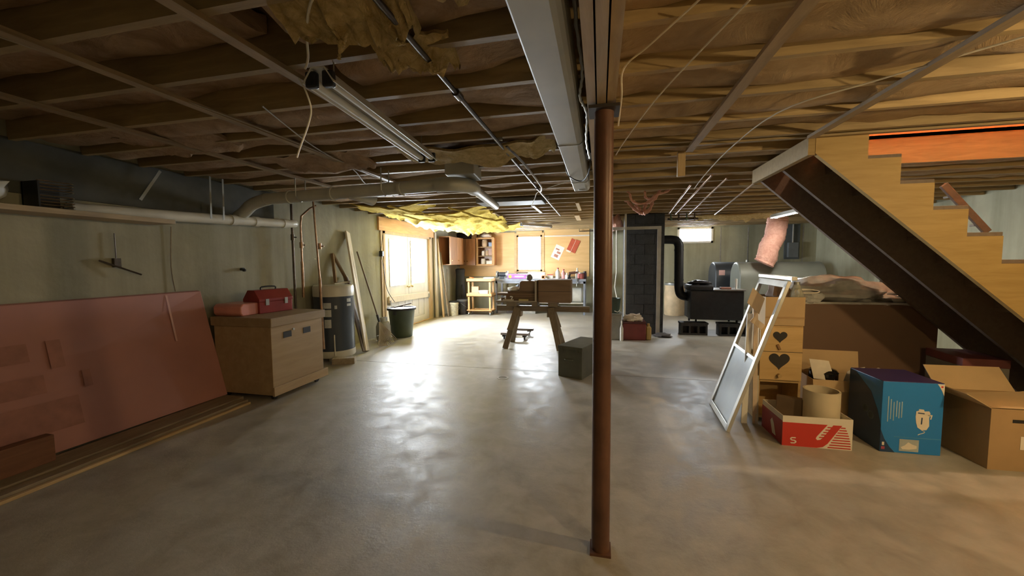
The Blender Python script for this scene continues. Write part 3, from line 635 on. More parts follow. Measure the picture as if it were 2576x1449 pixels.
# water heater
HB = paint('heater_blue_grey', (.050, .062, .080), .28, .1, .15, 2)
CREAM = paint('heater_cream', (.60, .57, .47), .32, 0, .08, 3)
t = T('water_heater', 'dark blue water heater with cream top and base by left wall', 'water heater', (-3.87, 4.98, 0))
MB().lathe([(.276, .155), (.276, .945)], n=40).build('jacket', HB, t, smooth=True)
MB().lathe([(.282, .945), (.282, 1.075), (.27, 1.10), (0, 1.115)], n=40).build('top_cap', CREAM, t, smooth=True)
MB().lathe([(.0, .055), (.27, .055), (.282, .07), (.282, .155)], n=40).build('base_ring', CREAM, t, smooth=True)
for a in (200, 290, 340, 40, 110): MB().cyl((.2 * math.cos(R(a)), .2 * math.sin(R(a)), 0), (.2 * math.cos(R(a)), .2 * math.sin(R(a)), .06), .03, n=10).build('foot', CREAM, t)
def decal(parent, name, a0, a1, z0, z1, mat, r=.2785, n=5):
    V = []; 
    for i in range(n + 1):
        a = R(a0 + (a1 - a0) * i / n); V += [(r * math.cos(a), r * math.sin(a), z0), (r * math.cos(a), r * math.sin(a), z1)]
    MB().add(V, [(2 * i, 2 * i + 2, 2 * i + 3, 2 * i + 1) for i in range(n)]).build(name, mat, parent, smooth=True)
LAB = paint('label_silver', (.52, .54, .53), .4, 0, .12, 20)
decal(t, 'spec_label', 278, 300, .78, .86, LAB); decal(t, 'spec_label', 279, 300, .66, .76, LAB); decal(t, 'spec_label', 280, 299, .50, .62, LAB)
decal(t, 'round_badge', 309, 316, .77, .82, LAB); decal(t, 'energy_label', 346, 362, .86, .91, LAB); decal(t, 'energy_label', 346, 362, .80, .835, LAB)
decal(t, 'access_panel', 315, 330, .60, .72, HB, .281); decal(t, 'access_panel', 315, 330, .26, .40, HB, .281)
MB().tube(curve_pts([(.17, -.235, .40), (.172, -.237, .25), (.178, -.24, .10)], 8), .009, 8).build('drain_tube', CREAM, t, smooth=True)
for i, (px, py, pts, mat, lab) in enumerate([
    (0, 0, [(-4.08, 4.47, 2.33), (-4.08, 4.47, .2)], IRONP, 'dark vertical pipe furthest left beside the water heater'),
    (0, 0, [(-3.98, 4.82, 2.25), (-4.02, 4.74, 2.20), (-4.06, 4.62, 2.08), (-4.06, 4.60, 1.95), (-4.06, 4.60, .95)], COPPER, 'copper pipe with an upper bend above the water heater'),
    (0, 0, [(-3.86, 4.62, 2.33), (-3.84, 4.62, 1.9), (-3.80, 4.62, 1.2), (-3.78, 4.62, .22)], COPPER, 'straight copper pipe rising right of the bent one')]):
    t = T('supply_pipe', lab, 'pipe')
    MB().tube(pts, .013 if i else .016, 10).build('pipe', mat, t, smooth=True)
    zc = (1.78, 1.68, 1.66)[i]; q = pts[-1]
    MB().cyl((q[0], q[1], zc - .04), (q[0], q[1], zc + .04), .024, n=10).cyl((q[0], q[1], zc), (q[0] + .05, q[1] + .02, zc), .008, n=8).build('valve', mat, t, smooth=True)
    if i: MB().cyl((q[0], q[1], q[2]), (q[0] - .02 * (i == 2), q[1], q[2] + (.5 if i == 1 else 1.0)), .019, n=10).build('sleeve', COPPER, t, smooth=True)
solo('wood_blocking', MB().box(-.13, .17, -.06, .06, 0, .085), PLK, 'short timber block on floor at the water heater base', 'wood block', (-3.56, 4.72, 0), R(24), bevel=.004)

# things leaning right of the heater
LP = wood('pale_plank', (.55, .49, .38), (.66, .60, .48), 'Z')
solo('leaning_plank', MB().bar((-3.66, 5.46, .01), (-4.165, 5.76, 1.95), .03, .16, (-.3, 1, 0)), LP, 'long pale plank leaning against wall right of water heater', 'plank', bevel=.003)
solo('leaning_board', MB().bar((-3.66, 5.40, .012), (-4.13, 5.62, 1.22), .026, .16, (-.3, 1, 0)), wood('dark_board', (.13, .10, .075), (.21, .165, .125), 'Z'), 'shorter dark board leaning behind the pale plank', 'board', bevel=.003)
t = T('wooden_stand', 'brown wooden A-frame leaning on the wall above heater', 'wooden frame')
for a, b in (((-4.05, 5.27, 1.12), (-4.16, 5.36, 1.58)), ((-4.05, 5.62, 1.05), (-4.16, 5.36, 1.58)), ((-4.05, 5.22, 1.10), (-4.05, 5.62, 1.12))):
    MB().bar(a, b, .03, .045, (1, 0, 0)).build('rail', wood('stand_brown', (.18, .11, .055), (.28, .18, .10), 'Z') if a[2] != 1.10 else LP, t, bevel=.003)
MB().box(-4.18, -4.05, 5.22, 5.75, 1.0, 1.05).build('ledge', LP, t, bevel=.003)
for y in (5.3, 5.68): MB().box(-4.19, -4.15, y - .02, y + .02, 0, 1.0).build('leg', LP, t)
t = T('leaf_rake', 'leaf rake standing head down beside the trash can', 'rake')
MB().cyl((-3.70, 5.86, .50), (-4.02, 5.80, 1.62), .0125, n=10).build('handle', wood('rake_handle', (.13, .085, .05), (.2, .14, .085), 'Z'), t, smooth=True)
MB().cyl((-3.68, 5.865, .42), (-3.712, 5.858, .54), .02, n=10).build('ferrule', BLACK, t, smooth=True)
TINE = paint('bamboo_tine', (.34, .28, .20), .6)
for k in range(15):
    f = (k - 7) / 7
    a = Vector((-3.68, 5.865, .43)); b = Vector((-3.56 + .02 * abs(f), 5.88 + f * .28, .03 + .05 * abs(f))); e = b + Vector((.025, 0, -.02))
    MB().tube([a, a.lerp(b, .5) + Vector((.01, 0, 0)), b, e], .006, 5).build('tine', TINE, t, smooth=True)
MB().bar((-3.645, 5.72, .20), (-3.645, 6.02, .20), .012, .012).build('brace_wire', GALV, t)
t = T('gas_cylinder', 'small grey propane cylinder between rake and trash can', 'gas cylinder', (-3.86, 6.28, 0))
MB().lathe([(.05, 0), (.115, .02), (.13, .06), (.13, .27), (.10, .35), (.03, .385)], n=24).build('tank', paint('cylinder_grey', (.38, .37, .33), .4, .2), t, smooth=True)
MB().lathe([(.075, .34), (.075, .43), (.07, .43), (.07, .345)], n=18).cyl((0, 0, .38), (0, 0, .42), .02).build('collar', GALV, t, smooth=True)
t = T('trash_can', 'dark green plastic trash can before the double door', 'trash can', (-3.74, 6.74, 0))
GRN = paint('can_green', (.055, .075, .042), .45, 0, .2, 4)
MB().lathe([(0, .01), (.185, 0), (.195, .02), (.25, .55), (.24, .55), (.187, .03), (0, .03)], n=32).build('body', GRN, t, smooth=True)
MB().lathe([(.235, .52), (.275, .525), (.275, .565), (.24, .565), (.235, .55)], n=32).build('rim', BLACK, t, smooth=True)
for s in (-1, 1): MB().box(-.03, .03, s * .26 - .02, s * .26 + .02, .45, .52).build('handle', BLACK, t, bevel=.006)
for i, (a, b, lab) in enumerate([((-3.86, 6.66, .57), (-3.58, 6.84, .64), 'dark stick lying across the trash can top'), ((-3.80, 6.86, .575), (-3.62, 6.64, .60), 'second thin stick crossing the trash can')]):
    solo('stick', MB().cyl(a, b, .011, n=8), wood('stick_dark', (.10, .07, .05), (.17, .12, .08), 'X'), lab, 'stick')
t = T('extension_lead', 'black extension cord hanging on door casing', 'cord')
MB().tube(curve_pts([(-4.155, 6.84, 1.98), (-4.16, 6.80, 1.8), (-4.15, 6.75, 1.62), (-4.13, 6.80, 1.3), (-4.12, 6.88, .9), (-4.02, 6.98, .64)], 30), .006, 6).build('cable', BLACK, t, smooth=True)
MB().box(-4.18, -4.11, 6.72, 6.79, 1.55, 1.66).build('plug_box', BLACK, t, bevel=.01)
t = T('door_bar', 'timber bar laid across both door leaves as a lock', 'board')
MB().bar((-4.175, 7.02, .675), (-4.175, 8.90, .64), .035, .13, (0, 0, 1)).build('bar', LP, t, bevel=.003)
for y in (7.05, 8.86): MB().box(-4.215, -4.14, y - .02, y + .02, .56, .66).build('bracket', GALV, t)

# ================================================================== FAR END
for i, (a, b, w_, lab) in enumerate([((-4.12, 9.26, 0), (-4.165, 9.28, 2.2), .09, 'rough post standing right of the double door'), ((-3.98, 9.36, 0), (-4.14, 9.40, 2.05), .06, 'narrow board leaning beside the rough post'), ((-3.90, 9.50, 0), (-4.13, 9.55, 1.7), .05, 'grey lath leaning nearest the white bucket')]):
    solo('corner_board', MB().bar(a, b, w_, w_ * .7, (1, 0, 0)), (LP, PINEZ, PLK)[i], lab, 'board', bevel=.003)
def cabinet(label, x0, x1, y0, y1, z0, z1, face, doors, open_=False):
    t = T('wall_cabinet', label, 'cabinet', (x0, y0, z0)); W, D, H_ = x1 - x0, y1 - y0, z1 - z0
    c_ = MB(); q = .02
    c_.box(0, q, 0, D, 0, H_).box(W - q, W, 0, D, 0, H_).box(q, W - q, 0, D, 0, q).box(q, W - q, 0, D, H_ - q, H_)
    if face == 'y': c_.box(q, W - q, D - q, D, q, H_ - q)
    else: c_.box(q, W - q, D - q, D, q, H_ - q)
    c_.build('body', CABW, t, bevel=.003)
    if open_:
        for k in (1, 2): MB().box(q, W - q, .02, D - q, H_ * k / 3 - .008, H_ * k / 3 + .008).build('shelf', PINEX, t)
        f_ = MB().box(-.01, .05, -.02, 0, -.01, H_ + .01).box(W - .05, W + .01, -.02, 0, -.01, H_ + .01).box(.05, W - .05, -.02, 0, H_ - .04, H_ + .01).box(.05, W - .05, -.02, 0, -.01, .035)
        f_.build('face_frame', ORANGEW, t, bevel=.003)
    elif face == 'y':
        for k in range(doors):
            a, b = W * k / doors + .004, W * (k + 1) / doors - .004
            dr = MB().box(a, b, -.02, 0, .005, H_ - .005).build('door', CABW, t, bevel=.004)
            MB().cyl((b - .04 if k == 0 else a + .04, -.045, .12), (b - .04 if k == 0 else a + .04, -.02, .12), .012, n=10).build('knob', paint('brass', (.6, .4, .2)), dr, smooth=True)
    else:
        for k in range(doors):
            a, b = D * k / doors + .004, D * (k + 1) / doors - .004
            dr = MB().box(W, W + .02, a, b, .005, H_ - .005).build('door', CABW, t, bevel=.004)
            MB().cyl((W + .02, a + .05, .12), (W + .045, a + .05, .12), .012, n=10).build('knob', paint('brass', (.6, .4, .2)), dr, smooth=True)
    return t
cabinet('brown wall cabinet on the left wall beside the corner', -4.195, -3.88, 9.62, 10.60, 1.36, 2.12, 'x', 2)
cabinet('brown corner wall cabinet with plain closed doors', -4.17, -3.58, 10.86, 11.18, 1.34, 2.12, 'y', 2)
cabinet('open orange-framed wall cabinet holding jars left of window', -3.55, -3.03, 10.86, 11.18, 1.34, 2.14, 'y', 1, True)
def jar(label, loc, r, h, mat, lid=None, cat='jar', name='jar'):
    t = T(name, label, cat, loc)
    MB().lathe([(r * .9, 0), (r, .01), (r, h * .75), (r * .8, h * .85), (r * .8, h * .87)], n=16).build('body', mat, t, smooth=True)
    MB().lathe([(r * .84, h * .86), (r * .84, h), (0, h)], n=16).build('lid', lid or GALV, t, smooth=True)
def crate(label, loc, sx, sy, sz, mat, rz=0, name='carton', cat='box', lidmat=None):
    t = T(name, label, cat, loc, rz)
    MB().box(-sx / 2, sx / 2, -sy / 2, sy / 2, 0, sz * .8).build('body', mat, t, bevel=.004)
    MB().box(-sx / 2 - .004, sx / 2 + .004, -sy / 2 - .004, sy / 2 + .004, sz * .8, sz).build('lid', lidmat or mat, t, bevel=.004)
TANI = paint('tan_item', (.58, .42, .26), .6); CRM = paint('cream_item', (.78, .72, .58), .5); REDI = paint('red_item', (.55, .09, .06), .4); BLUI = paint('blue_item', (.25, .32, .45), .45)
jar('round tan tin on the top shelf of the open cabinet', (-3.33, 10.98, 1.89), .085, .20, TANI, TANI, 'tin', 'tin')
crate('blue-grey packet on the top shelf of the open cabinet', (-3.15, 10.98, 1.89), .10, .12, .12, BLUI)
jar('cream jar on the middle shelf of the open cabinet', (-3.38, 10.98, 1.625), .05, .14, CRM)
jar('tan jar on the middle shelf of the open cabinet', (-3.26, 10.98, 1.625), .055, .17, TANI)
crate('brown packet on the middle shelf of the open cabinet', (-3.14, 10.98, 1.625), .12, .14, .19, paint('pinkbrown', (.5, .32, .25), .6))
jar('white crock on the bottom shelf of the open cabinet', (-3.38, 10.98, 1.365), .075, .17, CRM, CRM, 'jar')
crate('white carton on the bottom shelf of the open cabinet', (-3.18, 10.97, 1.365), .18, .14, .11, CRM)
solo('dark_sack', MB().blob((0, 0, .09), (.36, .13, .11), 20, .4, 2.0, 4.0, -.088), paint('sack_navy', (.035, .03, .045), .7), 'dark sack slumped on top of the corner cabinet', 'sack', (-3.93, 11.03, 2.12), smooth=True)
crate('orange carton on top of the corner cabinet', (-3.66, 11.0, 2.125), .13, .14, .13, TANI)
solo('white_bundle', MB().blob((0, 0, .055), (.16, .12, .07), 16, .4, 2.5, 6.0, -.053), paint('bundle_white', (.75, .68, .58), .7), 'white cloth bundle on top of the open cabinet', 'bundle', (-3.28, 11.0, 2.143), smooth=True)
# tall black bag, buckets
t = T('golf_bag', 'tall black bag standing in the corner behind the cart', 'bag', (-3.98, 10.62, 0))
MB().lathe([(.13, 0), (.15, .03), (.145, .6), (.125, 1.05), (.14, 1.22), (.10, 1.25)], n=18).build('body', paint('bag_black', (.03, .032, .038), .7, 0, .3, 6), t, smooth=True)
MB().blob((.10, -.08, .55), (.07, .07, .25), 12, .2).build('pocket', paint('bag_black', (.03, .03, .03)), t, smooth=True)
solo('pole', MB().cyl((-4.10, 9.95, 0), (-4.17, 10.1, 1.25), .012, n=8), PLK, 'thin pole leaning on the wall behind the buckets', 'pole')
def bucket(label, loc, r, h, mat, lid, rz=0):
    t = T('bucket', label, 'bucket', loc, rz)
    MB().lathe([(0, .01), (r * .88, 0), (r * .9, .01), (r, h * .93), (r * .97, h * .93), (r * .87, .02), (0, .02)], n=24).build('body', mat, t, smooth=True)
    MB().lathe([(r * .98, h * .78), (r * 1.06, h * .79), (r * 1.06, h * .84), (r * .98, h * .85)], n=24).build('rim_band', mat, t, smooth=True)
    MB().lathe([(r * 1.04, h * .92), (r * 1.05, h), (r * .9, h), (0, h * .985)], n=24).build('lid', lid, t, smooth=True)
    MB().tube(curve_pts([(0, r * 1.03, h * .8), (r * .9, r * .8, h * .55), (r * 1.15, 0, h * .45), (r * .9, -r * .8, h * .55), (0, -r * 1.03, h * .8)], 16), .004, 6).build('handle', GALV, t, smooth=True)
bucket('white speckled pail with dark lid by the corner boards', (-3.84, 9.72, 0), .125, .39, paint('pail_white', (.66, .61, .47), .5, 0, .25, 16), BLACK)
bucket('black plastic pail with lid beside the white pail', (-3.70, 10.02, 0), .150, .40, paint('pail_black', (.045, .04, .042), .4, 0, .3, 6), paint('lid_grey', (.14, .14, .14), .4))
# orange wooden utility cart
t = T('utility_cart', 'orange wooden three-tier cart beside the workbench', 'cart', (-3.52, 9.85, 0))
OW = wood('cart_orange', (.60, .34, .13), (.76, .47, .21), 'X')
for z, h_ in ((.90, .09), (.50, .085), (.10, .04)):
    MB().box(0, .70, 0, .42, z, z + .02).box(0, .70, 0, .02, z, z + h_).box(0, .70, .40, .42, z, z + h_).box(0, .02, .02, .40, z, z + h_).box(.68, .70, .02, .40, z, z + h_).build('tray', OW, t, bevel=.003)
for x in (.03, .625):
    for y in (.022, .352): MB().box(x, x + .045, y, y + .045, .07, .90).build('leg', OW, t, bevel=.003)
for x in (.05, .65):
    for y in (.045, .375): MB().cyl((x - .012, y, .035), (x + .012, y, .035), .035, n=12).build('caster', GALV, t, smooth=True)
crate('small tan carton on the cart middle tray', (-3.31, 10.0, .61), .19, .16, .16, TANI, .1)
crate('white printed carton on the cart middle tray', (-3.06, 9.98, .522), .26, .16, .15, CRM, -.08)
crate('orange flat tray box on the cart middle tray', (-3.34, 9.98, .522), .30, .2, .088, TANI, .05)
t = T('hand_saw', 'orange handled tool lying on the cart top', 'tool', (-3.34, 10.0, .99), .3)
MB().bar((-.02, 0, .01), (.25, 0, .01), .05, .004).build('blade', GALV, t); MB().tube(curve_pts([(-.02, 0, .012), (-.08, .04, .02), (-.13, .0, .03), (-.08, -.04, .02), (-.02, 0, .012)], 14), .014, 8).build('handle', paint('tool_orange', (.8, .25, .06), .4), t, smooth=True)
crate('low white box on the cart top', (-2.95, 10.05, .92), .25, .16, .10, CRM)
# workbench
t = T('workbench', 'long steel-legged workbench under the far window', 'workbench', (-2.86, 10.32, 0))
MB().box(0, 2.5, 0, .72, .90, .965).build('top', STEELB, t, bevel=.004)
for x in (.02, 2.43):
    for y in (.02, .64): MB().box(x, x + .05, y, y + .05, 0, .90).build('leg', STEELB, t)
MB().box(.05, 2.45, .04, .68, .30, .325).build('lower_shelf', paint('shelf_pale', (.62, .58, .50), .6), t, bevel=.003)
MB().box(0.02, 2.48, .02, .04, .84, .90).build('apron', STEELB, t)
t = T('bench_grinder', 'dark bench grinder with two wheels on the workbench', 'grinder', (-2.69, 10.52, .965))
MB().cyl((-.10, 0, .12), (.10, 0, .12), .062, n=18).build('motor', paint('grinder_grey', (.06, .065, .075), .4, .3), t, smooth=True)
MB().box(-.07, .07, -.07, .07, 0, .06).build('foot', paint('grinder_grey', (.06, .06, .07)), t, bevel=.006)
for s in (-1, 1):
    MB().cyl((s * .125, 0, .12), (s * .155, 0, .12), .075, n=18).build('wheel', paint('wheel_stone', (.35, .34, .33), .9), t, smooth=True)
    MB().lathe([(.09, 0), (.095, .045), (.085, .045), (.082, 0)], n=16).build('guard', GALV, t, smooth=True).matrix_local = Matrix.Translation((s * .118, 0, .12)) @ Matrix.Rotation(R(90 * s), 4, 'Y')
PUR = paint('purple_pack', (.48, .20, .60), .35)
t = T('purple_package', 'purple package with yellow spot lying on the workbench', 'package', (-2.24, 10.48, .965))
MB().box(-.27, .27, -.10, .10, 0, .13).build('body', PUR, t, bevel=.02)
MB().cyl((-.19, -.1005, .06), (-.19, -.104, .06), .045, n=20).build('spot', paint('spot_yellow', (.92, .70, .08), .4), t)
MB().box(-.06, .2, -.103, -.1, .045, .085).build('print_panel', paint('lilac', (.70, .50, .80), .4), t)
crate('big white carton on the workbench under the window', (-1.70, 10.50, .965), .46, .24, .17, WHITE, .04)
t = T('masking_roll', 'orange tape roll on its side before the white carton', 'tape', (-1.50, 10.345, .965)); MB().lathe([(.03, -.02), (.05, -.02), (.05, .02), (.03, .02), (.03, -.02)], n=20).build('roll', paint('tape_orange', (.75, .35, .15), .5), t, smooth=True).matrix_local = Matrix.Translation((0, 0, .05)) @ Matrix.Rotation(R(90), 4, 'X')
def bottle(label, loc, r, h, mat, cap):
    t = T('bottle', label, 'bottle', loc)
    MB().lathe([(r * .9, 0), (r, .012), (r, h * .62), (r * .35, h * .8), (r * .33, h * .88)], n=16).build('body', mat, t, smooth=True)
    MB().lathe([(r * .42, h * .87), (r * .42, h), (0, h)], n=12).build('cap', cap, t, smooth=True)
WB = paint('bottle_white', (.82, .80, .74), .35)
crate('white low carton with red lid on the workbench', (-1.33, 10.5, .965), .14, .14, .12, WHITE, 0, lidmat=REDI)
bottle('tall white bottle behind the sawhorse load', (-1.12, 10.48, .965), .06, .30, WB, REDI)
bottle('red capped clear bottle right of tall white one', (-.97, 10.52, .965), .055, .26, paint('bottle_pink', (.70, .35, .32), .3), REDI)
bottle('short white spray bottle on the workbench', (-.87, 10.45, .965), .05, .16, WB, WB)
t = T('cordless_drill', 'dark power drill lying on the workbench', 'drill', (-.72, 10.46, .965), .3)
MB().cyl((-.10, 0, .15), (.08, 0, .17), .035, n=14).cyl((.08, 0, .17), (.13, 0, .175), .018, n=10).build('body', paint('drill_brown', (.16, .08, .06), .5), t, smooth=True)
MB().bar((-.07, 0, .14), (-.10, 0, .01), .04, .045, (1, 0, 0)).build('grip', BLACK, t, bevel=.006); MB().box(-.14, -.05, -.035, .035, 0, .04).build('battery', BLACK, t, bevel=.005)
bottle('white bottle with pale cap near bench right end', (-.60, 10.55, .965), .05, .29, WB, CRM)
jar('red paint can near the bench right end', (-.50, 10.42, .965), .085, .17, paint('can_red', (.55, .16, .15), .4), GALV, 'paint can', 'paint_can')
jar('dark jar at the bench right corner', (-.40, 10.56, .965), .05, .20, paint('jar_purple', (.12, .08, .14), .4), BLACK)
t = T('bench_vise', 'pale clamp gripping front edge of the workbench', 'clamp', (-.60, 10.30, .83)); MB().bar((0, 0, 0), (0, 0, .28), .025, .02, (0, 1, 0)).build('bar', GALV, t); MB().box(-.02, .02, -.02, .10, .13, .16).cyl((0, -.01, .02), (0, -.01, -.06), .009, n=8).build('screw', GALV, t)
for i, (x, w_, h_, m_, lab) in enumerate([(-2.45, .5, .10, WHITE, 'white flat box on bench lower shelf at left'), (-1.95, .32, .13, TANI, 'tan carton on the bench lower shelf'), (-1.55, .34, .10, paint('salmon_item', (.72, .45, .33), .5), 'salmon carton on the bench lower shelf'), (-1.1, .34, .11, TANI, 'brown carton right of the salmon one on lower shelf')]):
    crate(lab, (x, 10.5, .325), w_, .3, h_, m_)
t = T('drum_tank', 'pale metal drum lying on the bench lower shelf', 'drum', (-.68, 10.55, .325))
MB().cyl((-.22, 0, .20), (.22, 0, .20), .195, n=24).build('shell', paint('drum_pale', (.68, .68, .62), .35, .3), t, smooth=True)
for x in (-.2, .19): MB().cyl((x, 0, .20), (x + .02, 0, .20), .20, n=24).build('hoop', GALV, t, smooth=True)
crate('dark carton under the bench at left', (-2.4, 10.6, 0), .3, .4, .22, paint('dark_box', (.05, .04, .035))); crate('grey carton under the middle of the bench', (-1.9, 10.6, 0), .35, .4, .2, CONC)
# papers on the panelling
t = T('wall_poster', 'white printed sheet pinned slanting to the panelling', 'poster', (-1.20, YF - .017, 1.70), rot=(0, R(25), 0))
MB().box(-.13, .13, -.004, 0, -.20, .20).build('sheet', WHITE, t)
for a in ((-.09, .02, .06, .10), (-.02, .09, -.03, .03), (-.06, .06, -.15, -.07)): MB().box(a[0], a[1], -.006, -.004, a[2], a[3]).build('print', paint('print_brown', (.42, .20, .14), .6), t)
t = T('wall_poster', 'red printed booklet pinned open to the panelling', 'poster', (-.76, YF - .017, 1.86), rot=(0, R(25), 0))
MB().box(-.13, -.002, -.012, 0, -.20, .20).box(.002, .13, -.012, 0, -.16, .22).build('cover', paint('booklet_red', (.50, .10, .05), .4), t)
MB().box(-.13, .0, -.014, -.012, -.2, -.15).box(-.004, .004, -.016, -.012, -.2, .2).build('trim_line', CRM, t)
solo('conduit', MB().tube([(-.58, 11.10, 2.42), (-.58, 11.10, 2.28), (-.30, 11.10, 2.28), (-.05, 11.10, 2.28)], .012, 8), IRONP, 'thin dark conduit bent along the top of the far wall', 'conduit')

# ================================================================== MID ROOM
# floor drain
t = T('floor_drain', 'small round drain set in the floor', 'drain', (-1.16, 4.52, 0))
MB().lathe([(.075, .0005), (.075, .003), (.05, .004), (.05, .001)], n=24).build('ring', paint('drain_ring', (.55, .54, .49), .6), t, smooth=True)
MB().lathe([(.05, .001), (.048, .003), (0, .003)], n=20).build('cap', paint('drain_cap', (.16, .15, .13), .5, .3), t, smooth=True)
# sawhorse
DW = wood('sawhorse_wood', (.17, .125, .075), (.27, .21, .135), 'Z')
t = T('sawhorse', 'worn wooden sawhorse carrying boxes in mid room', 'sawhorse', (-.92, 6.36, 0))
MB().box(-.80, .76, -.045, .045, .60, .69).build('top_beam', wood('sawhorse_beam', (.15, .11, .07), (.24, .185, .12), 'X'), t, bevel=.004)
for sx in (-1, 1):
    for sy in (-1, 1):
        x0 = -.43 if sx < 0 else .13
        MB().bar((x0 + sx * .17, sy * .27, 0), (x0, sy * .045, .66), .09, .04, (0, 1, 0)).build('leg', DW, t, bevel=.003)
        MB().bar((x0 + sx * .10, sy * .19, .30), (x0, sy * .075, .66), .105, .03, (0, 1, 0)).build('leg_cleat', DW, t, bevel=.003)
for x in (-.43, .13): MB().bar((x, -.075, .56), (x, .075, .56), .12, .10).build('gusset', DW, t)
for x, w_, lab in ((-.52, .17, 'dark wooden spacer under left of the sawhorse load'), (-.13, .09, 'small middle spacer under the sawhorse load'), (.17, .15, 'dark wooden spacer under right of the sawhorse load')):
    solo('spacer_block', MB().box(-w_ / 2, w_ / 2, -.14, .14, 0, .065), DW, lab, 'wood block', (-.92 + x, 6.36, .69), bevel=.003)
BRW = wood('box_brown', (.17, .105, .06), (.25, .165, .10), 'X', 3)
t = T('wooden_box', 'plain brown wooden box on the sawhorse', 'box', (-.72, 6.36, .755))
MB().box(-.27, .27, -.16, .16, 0, .375).build('body', BRW, t, bevel=.018)
MB().box(-.27, .27, -.163, -.16, .185, .19).build('seam', BLACK, t)
t = T('open_tray', 'open tray with pale edges holding stacked boards', 'tray', (-1.33, 6.36, .755))
MB().box(-.36, .33, -.20, .20, 0, .03).build('bottom', DW, t, bevel=.002)
MB().box(.305, .33, -.20, .20, .03, .37).build('end_panel', DW, t, bevel=.002)
MB().box(-.36, .33, -.206, -.20, .022, .034).box(.300, .325, -.206, -.20, .03, .37).build('pale_edge', LP, t)
for i, (x0, x1, z0, h_, lab) in enumerate([(-.28, .295, .03, .05, 'lowest dark board stacked in the open tray'), (-.20, .295, .08, .035, 'second board up stacked in the open tray'), (-.36, .295, .115, .035, 'longest board of the stack in the open tray'), (-.18, .295, .150, .035, 'topmost board of the stack in the open tray')]):
    solo('stacked_board', MB().box(x0, x1, -.16 + .02 * i, .15, z0, z0 + h_), BRW, lab, 'board', (-1.33, 6.36, .755), bevel=.003)
solo('brown_case', MB().prism([(-.14, 0), (.14, 0), (.14, .15), (.11, .17), (-.10, .17), (-.13, .14)], .22, lambda u, v, w_: (u, w_ - .11, v)), BRW, 'small brown case on the stacked boards', 'case', (-1.175, 6.36, .94), bevel=.012)
solo('cloth_rag', MB().blob((0, 0, .03), (.10, .08, .04), 16, .5, 3, 2.0, -.028), paint('rag_white', (.78, .77, .74), .8), 'white rag on the stacked boards', 'rag', (-1.42, 6.36, .94), smooth=True)
t = T('hand_plane', 'small pale hand plane on the tray floor', 'tool', (-1.48, 6.18, .789)); MB().box(-.09, .09, -.013, .013, 0, .02).build('sole', LP, t); MB().tube(curve_pts([(.05, 0, .02), (.07, 0, .06), (.03, 0, .065)], 8), .01, 6).build('handle', WHITE, t, smooth=True); MB().blob((-.05, 0, .035), (.014, .014, .018), 8, 0).build('knob', WHITE, t, smooth=True)
solo('brass_strip', MB().box(-.08, .08, -.01, .01, 0, .025), paint('yellow_tan', (.62, .52, .22), .5), 'yellowish strip lying at the front of the tray', 'strip', (-1.22, 6.172, .789))
solo('gloves', MB().blob((0, 0, .045), (.06, .07, .055), 14, .5, 3, 12.0, -.043), paint('glove_blue', (.32, .40, .52), .7), 'blue-white work gloves behind the brown case', 'gloves', (-1.36, 6.50, .94), smooth=True)
solo('tray_knob', MB().blob((0, 0, .05), (.055, .05, .055), 14, .15, 2, 5, -.05), paint('grey_knob', (.25, .24, .24), .5), 'round grey tin lid on top of the brown case', 'lid', (-1.16, 6.38, 1.11), smooth=True)
# low dolly behind the sawhorse
t = T('floor_dolly', 'low wooden dolly with two slats behind the sawhorse', 'dolly', (-1.52, 7.05, 0))
for y in (-.20, .30): MB().box(-.26, .26, y - .05, y + .05, .085, .125).build('slat', wood('dolly_wood', (.22, .19, .19), (.34, .30, .30), 'X'), t, bevel=.003)
for x in (-.2, .18): MB().box(x - .03, x + .03, -.25, .35, .055, .085).build('runner', BLACK, t)
for x in (-.2, .18):
    for y in (-.2, .3): MB().cyl((x - .012, y, .028), (x + .012, y, .028), .028, n=12).build('caster', BLACK, t, smooth=True)
# dark green metal box
t = T('metal_box', 'dark olive metal file box standing left of the post', 'box', (-.50, 4.74, 0), R(-22))
OL = paint('olive_metal', (.105, .11, .085), .5, .15, .18, 5)
MB().box(0, .32, 0, .66, 0, .345).build('body', OL, t, bevel=.004)
MB().box(-.006, .326, -.006, .666, .345, .388).build('lid', OL, t, bevel=.006)
MB().tube(curve_pts([(.10, -.002, .225), (.105, -.022, .225), (.195, -.022, .225), (.20, -.002, .225)], 10), .007, 6).build('handle', OL, t, smooth=True)
for x in (.05, .25): MB().box(x - .015, x + .015, -.012, -.004, .32, .37).build('latch', OL, t)

# ------------------------------------------------------------------ chimney with white frame and clutter
ch = struct('chimney', label='dark painted block chimney')
MB().box(.475, 1.195, 7.865, 8.53, 0, ZJ).build('core', paint('chimney_mortar', (.045, .047, .05), .9), ch)
CB = paint('chimney_block', (.060, .063, .066), .85, 0, .25, 10, .3)
bl1 = MB().box(-.176, .176, -.012, .012, -.094, .094).mesh('block', CB)
for r_ in range(12):
    z = .10 + r_ * .194
    if z > 2.3: break
    off = (0, .18)[r_ % 2]
    xs = [.655, 1.015] if off == 0 else [.835]
    for x in xs: link('block', bl1, ch).location = (x, 7.855, z)
    if off:
        for x in (.565, 1.105): MB().box(x - .087, x + .087, 7.843, 7.867, z - .094, z + .094).build('block', CB, ch)
fr = MB().box(1.055, 1.125, 7.77, 7.80, 0, 2.085).box(.16, 1.055, 7.77, 7.80, 2.03, 2.085)
struct('trim_5', fr, paint('frame_offwhite', (.50, .48, .42), .5), label='off-white frame standing before the dark chimney')
struct('trim_6', MB().box(.455, .49, 7.74, 7.80, 0, 2.33), paint('frame_bright', (.66, .64, .56), .5), label='narrow pale stud at the left edge of the chimney')
